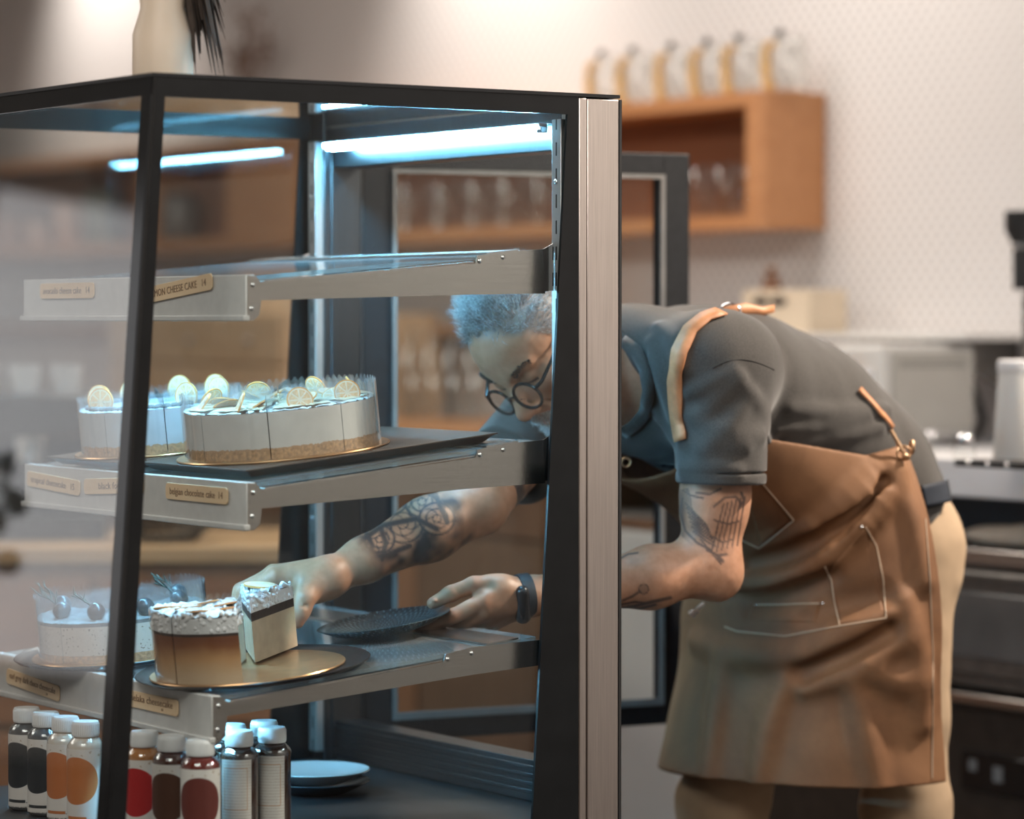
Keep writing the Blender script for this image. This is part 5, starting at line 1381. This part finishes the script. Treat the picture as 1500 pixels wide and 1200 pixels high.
# narrow second shelf and tall bottles seen through the case
pl_ = thing('wall_ledge', 'narrow brown wall ledge seen through the case beside the hair', 'shelf', (2.05, 4.6, 1.25))
into(MB().box(1.98, XW-.004, 3.35, 8.0, 1.262, 1.290).build('ledge_board', woodmat('ledge_wood', (.34, .18, .09, 1), (.42, .23, .12, 1), 'y', 3, .5), None, bevel=.002), pl_)
for i, px in enumerate((694, 664, 634, 604)):
    c = on_plane(px, 640, (0, 0, 1), 1.0385); xx = 1.88; c = on_plane(px, 560, (1, 0, 0), xx)
    r = .034; mb = MB().lathe([(0, 0), (r, 0), (r, .16), (r*.55, .19), (r*.5, .225), (r*.58, .235), (r*.5, .235), (r*.42, .19), (r-.003, .158), (r-.003, .006), (0, .006)], 28)
    tag(mb.build('glass_bottle', m_clear, None, loc=(xx, c[1], 1.0385), angle=50), 'tall clear bottle on the oak counter, '+['rightmost', 'second from right', 'third from right', 'leftmost'][i]+' of four seen through the case', 'bottle', 'clear bottles on the oak counter')
# tan drawer unit
du = thing('drawer_unit', 'tan wooden drawer unit on the oak counter left of the far case column', 'drawers', (1.75, 3.9, 1.0385))
m_tan = woodmat('tan_wood', (.50, .33, .20, 1), (.60, .42, .27, 1), 'y', 3, .55)
into(MB().box(1.52, 2.0, 3.58, 4.62, 1.0385, 1.32).build('carcass', m_tan, None, bevel=.003), du)
for a in range(2):
    for b_ in range(3):
        d = into(MB().box(1.506, 1.5195, 3.595+.335*b_, 3.92+.335*b_, 1.05+.135*a, 1.175+.135*a).build('drawer', m_tan, None, bevel=.003), du)
        kb = MB().ball((1.498, 3.757+.335*b_, 1.112+.135*a), .011, 12, 8).build('knob', m_steel, d)
bx_ = 0
for px, w_, h_, col, lab in ((372, .12, .10, (.62, .45, .30, 1), 'cream storage box on the tan drawer unit, right one'), (300, .14, .08, (.55, .36, .2, 1), 'brown storage box on the tan drawer unit, left one')):
    c = on_plane(px, 450, (1, 0, 0), 1.7); t0 = thing('storage_box', lab, 'box', (1.7, c[1], 1.3205))
    MB().box(-.09, .09, -w_, w_, 0, h_).build('box_body', M('card_board', col, .8), t0, bevel=.003); MB().box(-.093, .093, -w_-.003, w_+.003, h_, h_+.018).build('lid', M('card_lid', tuple(x*.85 for x in col[:3])+(1,), .8), t0, bevel=.002)
# jars in the far part of the oak shelf
for i, (px, col, h_) in enumerate(((20, (.40, .22, .15, 1), .13), (62, (.50, .32, .24, 1), .10), (105, (.46, .26, .17, 1), .17), (150, (.22, .23, .20, 1), .19), (262, (.12, .10, .09, 1), .15))):
    c = on_plane(px, 320, (1, 0, 0), 1.99); root = thing('storage_jar', ['short reddish jar, farthest left in the oak shelf', 'squat pinkish jar, second from left in the oak shelf', 'reddish jar, third from left in the oak shelf', 'tall greenish jar left of the front post in the oak shelf', 'dark jar right of the front post in the oak shelf'][i], 'jar', (c[0], c[1], ZB+TH_+.0005), group='jars in the far oak shelf')
    MB().lathe([(0, 0), (.05, 0), (.055, .01), (.055, h_*.8), (.045, h_*.9), (0, h_*.9)], 24).build('jar_body', M('jar_glaze', col, .3), root); MB().lathe([(0, h_*.9), (.048, h_*.9), (.048, h_), (0, h_)], 24).build('lid', m_knob, root)
# wooden side table with basket, behind the case on the left
tc = P(250, 800, 6.6)
tb = thing('side_table', 'brown wooden table with drawers seen through the case at left', 'table', (tc[0], tc[1], 0), (0, 0, -YAW+.06))
MB().box(-1.3, .42, -.02, .55, tc[2]-.035, tc[2]).build('table_top', woodmat('table_top_wood', (.44, .26, .13, 1), (.56, .36, .20, 1), 'x', 3, .4), tb, bevel=.004)
MB().box(-1.27, .40, .0, .53, 0, tc[2]-.036).build('cabinet_body', m_dwood, tb)
for i in range(3):
    for j in range(2):
        d = MB().box(-1.25+.55*i, -.72+.55*i, -.014, -.001, .15+(tc[2]-.20)/2*j, .13+(tc[2]-.20)/2*(j+1)).build('drawer', woodmat('drawer_wood', (.20, .085, .04, 1), (.30, .13, .06, 1), 'x', 3, .4), tb, bevel=.003)
        MB().tube([(-1.1+.55*i, -.03, .28+(tc[2]-.2)/2*j), (-.87+.55*i, -.03, .28+(tc[2]-.2)/2*j)], .006, 8).build('handle', m_knob, d)
bc = P(245, 786, 6.75)
bk = MB(); 
for k in range(7):
    z = .004+.012*k; bk.ring((0, 0, z), .062+.055*math.sin(PI/2*k/6), .0032, (0, 0, 1), 32, 6)
for i in range(22):
    a = 2*PI*i/22; bk.tube([((.060+.058*math.sin(PI/2*k/6))*math.cos(a), (.060+.058*math.sin(PI/2*k/6))*math.sin(a), .003+.012*k) for k in range(7)], .0022, 5)
bk.lathe([(0, .001), (.064, .001), (.064, .005), (0, .005)], 24)
tag(bk.build('wire_basket', M('dark_wire', (.05, .045, .04, 1), .5, .5), None, loc=(bc[0], bc[1], tc[2]+.0005), weld=False), 'dark woven bowl basket on the brown wooden table', 'basket')
em = P(55, 790, 6.75)
e = thing('coffee_machine', 'dark coffee machine on the brown table at far left', 'coffee machine', (em[0], em[1], tc[2]+.0005), (0, 0, -YAW+.06))
m_em = M('dark_machine', (.06, .052, .048, 1), .3, .5, 20, .2)
MB().box(-.2, .14, .0, .30, .0, .05).build('drip_tray', m_em, e, bevel=.006); MB().box(-.2, .14, .16, .30, .05, .22).build('rear_body', m_em, e, bevel=.006); MB().box(-.2, .14, .0, .30, .22, .31).build('head', m_em, e, bevel=.01)
g = MB().lathe([(0, .16), (.034, .16), (.036, .20), (.036, .22), (0, .22)], 20, (-.02, .07, 0)); g.tube([(-.02, .05, .175), (-.02, -.08, .165)], .012, 10); g.build('portafilter', m_chrome, e)
for i in range(3): MB().lathe([(0, 0), (.026, 0), (.036, .06), (.034, .06), (.024, .004), (0, .004)], 20).build('cup', m_white, e, loc=(-.13+.09*i, .15, .3105))

# ---- on the white counter, right of the person
CZ = 1.0385
to = thing('toaster_oven', 'white grey countertop toaster oven with vent grille and wooden knob', 'toaster oven', (1.75, 1.5, CZ))
m_gr = M('warm_grey_enamel', (.46, .44, .40, 1), .5, 0, 10, .04)
L_ = lambda mb, nm, mat, **k: into(mb.build(nm, mat, None, **k), to)
L_(MB().box(1.62, 1.88, 1.303, 1.65, CZ+.012, 1.250), 'body', m_bg, bevel=.012, seg=3)
gr = L_(MB().box(1.645, 1.87, 1.2955, 1.3025, CZ+.03, 1.235), 'side_panel', m_gr, bevel=.003)
mb = MB()
for i in range(16):
    for z in (1.212, 1.203): mb.box(1.665+.0115*i, 1.672+.0115*i, 1.2945, 1.296, z, z+.004)
sl_ = into(mb.build('vent_slot', M('slot_dark', (.2, .19, .175, 1), .7), None, smooth=False), to)
L_(MB().box(1.612, 1.6195, 1.33, 1.63, CZ+.03, 1.20), 'glass_door', m_white, bevel=.004)
kb = MB(); kb.lathe([(0, 0), (.022, 0), (.024, .006), (.021, .030), (0, .032)], 24); kb.v = [(-z, x, y) for x, y, z in kb.v]
kc = on_plane(1250, 548, (1, 0, 0), 1.61); into(kb.build('knob', m_wood, None, loc=(1.612, kc[1], kc[2])), to); bpy.data.objects[-1] if False else None
for yy_ in (1.33, 1.62):
    for xx_ in (1.65, 1.85): L_(MB().lathe([(0, CZ), (.012, CZ), (.012, CZ+.013), (0, CZ+.013)], 12, (xx_, yy_, 0)), 'foot', m_knob)
wsb = thing('wall_shelf', 'thin pale shelf board on the wall above the toaster oven', 'shelf', (2.0, 2.0, 1.258))
into(MB().box(1.80, XW-.004, 1.25, 2.75, 1.2585, 1.272).build('shelf_board', m_bg, None, bevel=.002), wsb)
for y_ in (1.4, 2.6): into(MB().prism([(1.83, y_, 1.258), (XW-.004, y_, 1.258), (XW-.004, y_, 1.13)], (0, .012, 0)).build('shelf_bracket', m_darkst, None, smooth=False), wsb)
cb = on_plane(1150, 489, (0, 0, 1), 1.2725); c1 = on_plane(1088, 460, (1, 0, 0), 1.88)[1]; c0_ = on_plane(1186, 460, (1, 0, 0), 1.88)[1]
bxo = thing('carton', 'cream carton with dark oval print on the pale shelf behind the back', 'box', (1.93, (c0_+c1)/2, 1.2725))
MB().box(-.05, .06, -(c1-c0_)/2, (c1-c0_)/2, 0, .098).build('carton_body', M('cream_card', (.70, .58, .44, 1), .7, 0, 20, .05), bxo, bevel=.002)
mb = MB()
for yq in (.055, -.01): 
    pts = [(-.0506, yq+.03*math.cos(2*PI*i/20), .072+.012*math.sin(2*PI*i/20)) for i in range(20)]; mb.prism(pts, (-.0006, 0, 0))
mb.build('print', m_knob, bxo, smooth=False)
wp = on_plane(1130, 415, (1, 0, 0), 1.93)
pm = thing('pepper_mill', 'small brown wooden mill on top of the cream carton', 'mill', (1.93, wp[1], 1.371))
MB().lathe([(0, 0), (.022, 0), (.024, .012), (.018, .024), (.021, .034), (0, .036)], 20).build('mill_body', woodmat('walnut', (.12, .05, .025, 1), (.2, .09, .045, 1), 'z', 4, .4), pm); MB().ball((0, 0, .046), .012, 12, 8).build('mill_knob', m_dwood, pm)
# cord
cp = [P(1404, 560, 6.95), P(1412, 545, 6.93), P(1422, 560, 6.9), P(1434, 590, 6.88), P(1440, 615, 6.88), P(1432, 636, 6.88), P(1418, 640, 6.88), P(1408, 630, 6.9), P(1406, 600, 6.93), P(1404, 575, 6.95)]
crv = []
for i in range(len(cp)-1):
    for t in np.linspace(0, 1, 5)[:-1]: crv.append(cp[i]*(1-t)+cp[i+1]*t)
crv.append(cp[-1])
o = MB().tube(crv, .008, 8).build('power_cord', m_rubber, None); o['label'] = 'x'; 
o.parent = to; o.matrix_parent_inverse = Matrix.Translation(to.location).inverted(); del o['label']
cc = on_plane(1492, 680, (0, 0, 1), CZ)
cn = thing('canister', 'tall white canister with lid at right end of the counter', 'canister', (cc[0]+.02, cc[1], CZ))
MB().lathe([(0, 0), (.060, 0), (.062, .004), (.052, .170), (0, .170)], 36).build('canister_body', m_bg, cn); MB().lathe([(0, .1705), (.054, .1705), (.054, .187), (.05, .190), (0, .190)], 36).build('lid', m_white, cn)
dk = on_plane(1480, 682, (0, 0, 1), CZ)
dd_ = thing('scale_tray', 'low black tray with silver studs in front of the white canister', 'tray', (dk[0]-.06, dk[1]-.05, CZ))
MB().box(-.04, .04, -.10, .09, 0, .012).build('tray_body', m_rubber, dd_, bevel=.002)
for yq in (-.05, .0, .05): MB().ball((-.041, yq, .007), .005, 10, 6).build('stud', m_chrome, dd_)
for i, (px, py, r, lab) in enumerate(((1346, 655, .016, 'small glass jar with silver lid beside the toaster oven'), (1364, 656, .016, 'second small glass jar right of the silver lidded one'), (1413, 676, .022, 'round glass sugar bowl left of the white canister'))):
    c = on_plane(px, py+6, (0, 0, 1), CZ); j = thing('glass_jar', lab, 'jar', (c[0], c[1], CZ))
    MB().lathe([(0, 0), (r*.7, 0), (r, r*.8), (r*.9, r*1.6), (r*.6, r*2), (0, r*2)], 24).build('jar_body', m_clear, j); MB().ball((0, 0, r*2.2), r*.75, 16, 10, (1, 1, .7)).build('lid', m_chrome, j)
# tall tap with black head at the right edge
tp = on_plane(1502, 560, (1, 0, 0), 1.80); hd_ = P(1490, 395, float(proj(tp)[2]))
tt = thing('water_tap', 'black tap head on a thin pole at the right edge above the canister', 'tap', (tp[0], tp[1], CZ))
MB().lathe([(0, 0), (.03, 0), (.03, .012), (.007, .016), (.007, .32), (0, .32)], 20).build('pole', m_darkst, tt)
MB().lathe([(0, .325), (.026, .325), (.027, .40), (.024, .408), (0, .408)], 24).build('lower_head', m_rubber, tt)
MB().lathe([(0, .408), (.030, .408), (.031, .418), (0, .418)], 24).build('metal_ring', m_chrome, tt)
MB().lathe([(0, .418), (.030, .42), (.043, .445), (.044, .485), (0, .485)], 24).build('upper_head', m_rubber, tt)
# pitcher with dried leaves on top of the case
m_crm = M('cream_ceramic', (.72, .60, .47, 1), .5, 0, 10, .05)
vc = on_plane(238, 104, (1, 0, 0), -.42)
vs_ = thing('pitcher', 'cream ceramic pitcher of dark dried leaves on top of the case', 'pitcher', (-.425, .600, ZT+.001))
MB().lathe([(0, 0), (.042, 0), (.047, .01), (.046, .11), (.034, .15), (.038, .19), (.034, .19), (.030, .15), (.042, .11), (.042, .012), (0, .008)], 36).build('pitcher_body', m_crm, vs_)
lf = MB(); random.seed(3)
for k in range(60):
    a = random.uniform(-1.0, -.2); b0 = np.array([.015*math.cos(a), .015*math.sin(a), .18]); R_ = random.uniform(.03, .075); e1_ = b0+np.array([R_*.6*math.cos(a), R_*.6*math.sin(a), random.uniform(.01, .06)]); e2_ = e1_+np.array([R_*.5*math.cos(a), R_*.5*math.sin(a), -random.uniform(.04, .17)])
    lf.tube([b0, e1_, (e1_+e2_)/2+[0, 0, .01], e2_], [.002, .006, .008, .001], 5, flat=.3)
lf.build('dried_leaves', M('dried_dark_leaf', (.05, .036, .028, 1), .8, 0, 40, .4), vs_, weld=False)
# dried flowers in a vase on the far part of the oak shelf
fv = on_plane(362, 150, (1, 0, 0), 2.0)
fr_ = thing('flower_vase', 'vase of pale brown dried flowers behind the case top, left of centre', 'vase', (2.0, fv[1], ZS+.0005))
MB().lathe([(0, 0), (.04, 0), (.05, .03), (.03, .10), (.034, .12), (.028, .12), (.024, .10), (.044, .03), (0, .006)], 28).build('vase_body', m_crm, fr_)
dr = MB()
for k in range(12):
    s_ = random.choice((-1, -1, 1, .2)); tip = np.array([random.uniform(-.03, .03), -.10*s_+random.uniform(-.05, .05), random.uniform(.26, .42)]); mid = np.array([tip[0]*.3, tip[1]*.4, .2]); dr.tube([(0, 0, .11), mid, tip], .0022, 5)
    for q_ in range(6): cpt = mid+(tip-mid)*(.4+.12*q_)+np.array([random.gauss(0, .014) for _ in range(3)]); dr.ball(cpt, .009, 7, 5)
dr.build('dried_flowers', M('dried_flower', (.22, .15, .12, 1), .9, 0, 40, .3), fr_, weld=False)

# plant on a stool out on the customers' side; it shows as a reflection in the leaning front glass
pb = np.array([-2.0, 3.13])
sl2 = thing('stool', 'round wooden stool under the plant mirrored in the front glass', 'stool', (pb[0], pb[1], 0))
MB().lathe([(0, .66), (.17, .66), (.175, .67), (.175, .695), (0, .695)], 32).build('seat', m_wood, sl2)
for k in range(3):
    a = 2*PI*k/3+.4; MB().tube([(.12*math.cos(a), .12*math.sin(a), .66), (.19*math.cos(a), .19*math.sin(a), 0)], .014, 8).build('leg', m_wood, sl2)
pp = thing('potted_plant', 'round leaved dark plant mirrored in the front glass at left', 'plant', (pb[0], pb[1], .6955))
MB().lathe([(0, 0), (.055, 0), (.075, .12), (.07, .12), (.064, .105), (0, .105)], 28).build('pot', m_crm, pp)
random.seed(11); m_leaf = M('dark_round_leaf', (.03, .035, .032, 1), .5, 0, 30, .3)
for k in range(13):
    a = random.uniform(0, 2*PI); q_ = np.array([random.uniform(.02, .16)*math.cos(a), random.uniform(.02, .16)*math.sin(a), random.uniform(.2, .46)])
    st_ = MB().tube([(0, 0, .10), q_*[.5, .5, .6], q_], .0025, 5); st_o = st_.build('stem', m_leaf, pp)
    lf_ = MB().lathe([(0, .001), (.02, .0), (.034, .003), (.034, .0045), (.02, .0015), (0, .0025)], 22).build('leaf', m_leaf, pp, loc=q_, rot=(random.uniform(.8, 1.9), random.uniform(-.4, .4), random.uniform(-1, 1)))
# ================================================================ lights, camera
def aim(o, to):
    d = Vector(to)-o.location; o.rotation_euler = d.to_track_quat('-Z', 'Y').to_euler()
def area(name, loc, to, size, e, col=(1, .92, .84)):
    l = bpy.data.lights.new(name, 'AREA'); l.energy = e; l.size = size; l.color = col[:3]; l.shape = 'DISK'
    o = link(bpy.data.objects.new(name, l)); o.location = loc; aim(o, to); return o
def spot(name, loc, to, e, ang, blend=.6, rad=.04, col=(1, .92, .84)):
    l = bpy.data.lights.new(name, 'SPOT'); l.energy = e; l.spot_size = math.radians(ang); l.spot_blend = blend; l.shadow_soft_size = rad; l.color = col
    o = link(bpy.data.objects.new(name, l)); o.location = loc; aim(o, to); return o
def W3(p): return tuple(float(c) for c in p)
# ceiling downlights (lamp where the fixture hangs)
spot('wall_wash', (1.55, 5.75, 3.0), (2.1, 5.70, 2.3), 80, 80, 1, .06)
spot('wall_wash', (1.55, 3.45, 3.0), (2.1, 3.40, 2.2), 85, 80, 1, .06)
spot('wall_wash', (1.45, 1.5, 3.0), (2.1, 1.45, 1.9), 20, 90, 1, .06)
kp = P(1650, 100, 4.6)
spot('key_downlight', (1.85, -.75, 2.95), (.65, .3, 1.0), 470, 60, .8, .08, (1, .86, .72))
area('ceiling_fill', (-2.2, -1.2, 3.0), (-1.2, -.2, 0), 1.6, 88)  # unseen overhead area lamps, added as fill for the room
area('ceiling_fill', (.9, 2.2, 3.0), (.9, 2.2, 0), 1.5, 42)
area('ceiling_fill', (-2.5, 3.5, 3.0), (-2.5, 3.5, 0), 1.8, 70)
area('ceiling_fill', (1.0, -3.2, 3.0), (1.0, -3.2, 0), 1.6, 75)  # added lamp, brightens the side of the room mirrored in the steel column
w = bpy.data.worlds.new('room_air'); scene.world = w; w.use_nodes = True
w.node_tree.nodes['Background'].inputs[0].default_value = (1, .92, .86, 1); w.node_tree.nodes['Background'].inputs[1].default_value = .12
cd = bpy.data.cameras.new('camera'); cam = link(bpy.data.objects.new('camera', cd))
cd.sensor_width = 36; cd.sensor_fit = 'HORIZONTAL'; cd.lens = FPX/1500*36; cd.clip_start = .1; cd.clip_end = 60
Mx = Matrix([[RGT[i], UPV[i], -FWD[i], CAM[i]] for i in range(3)]+[[0, 0, 0, 1]]); cam.matrix_world = Mx
cd.dof.use_dof = True; cd.dof.focus_distance = 4.58; cd.dof.aperture_fstop = 2.1; cd.dof.aperture_blades = 0
scene.camera = cam
vs = scene.view_settings; vs.view_transform = 'Standard'; vs.look = 'None'; vs.gamma = 1; vs.exposure = .15
try: vs.use_curve_mapping = False
except Exception: pass
cy = scene.cycles; cy.use_denoising = True; cy.max_bounces = 10; cy.transparent_max_bounces = 24; cy.glossy_bounces = 5; cy.diffuse_bounces = 3; cy.transmission_bounces = 6
cy.caustics_reflective = False; cy.caustics_refractive = False; cy.sample_clamp_indirect = 6
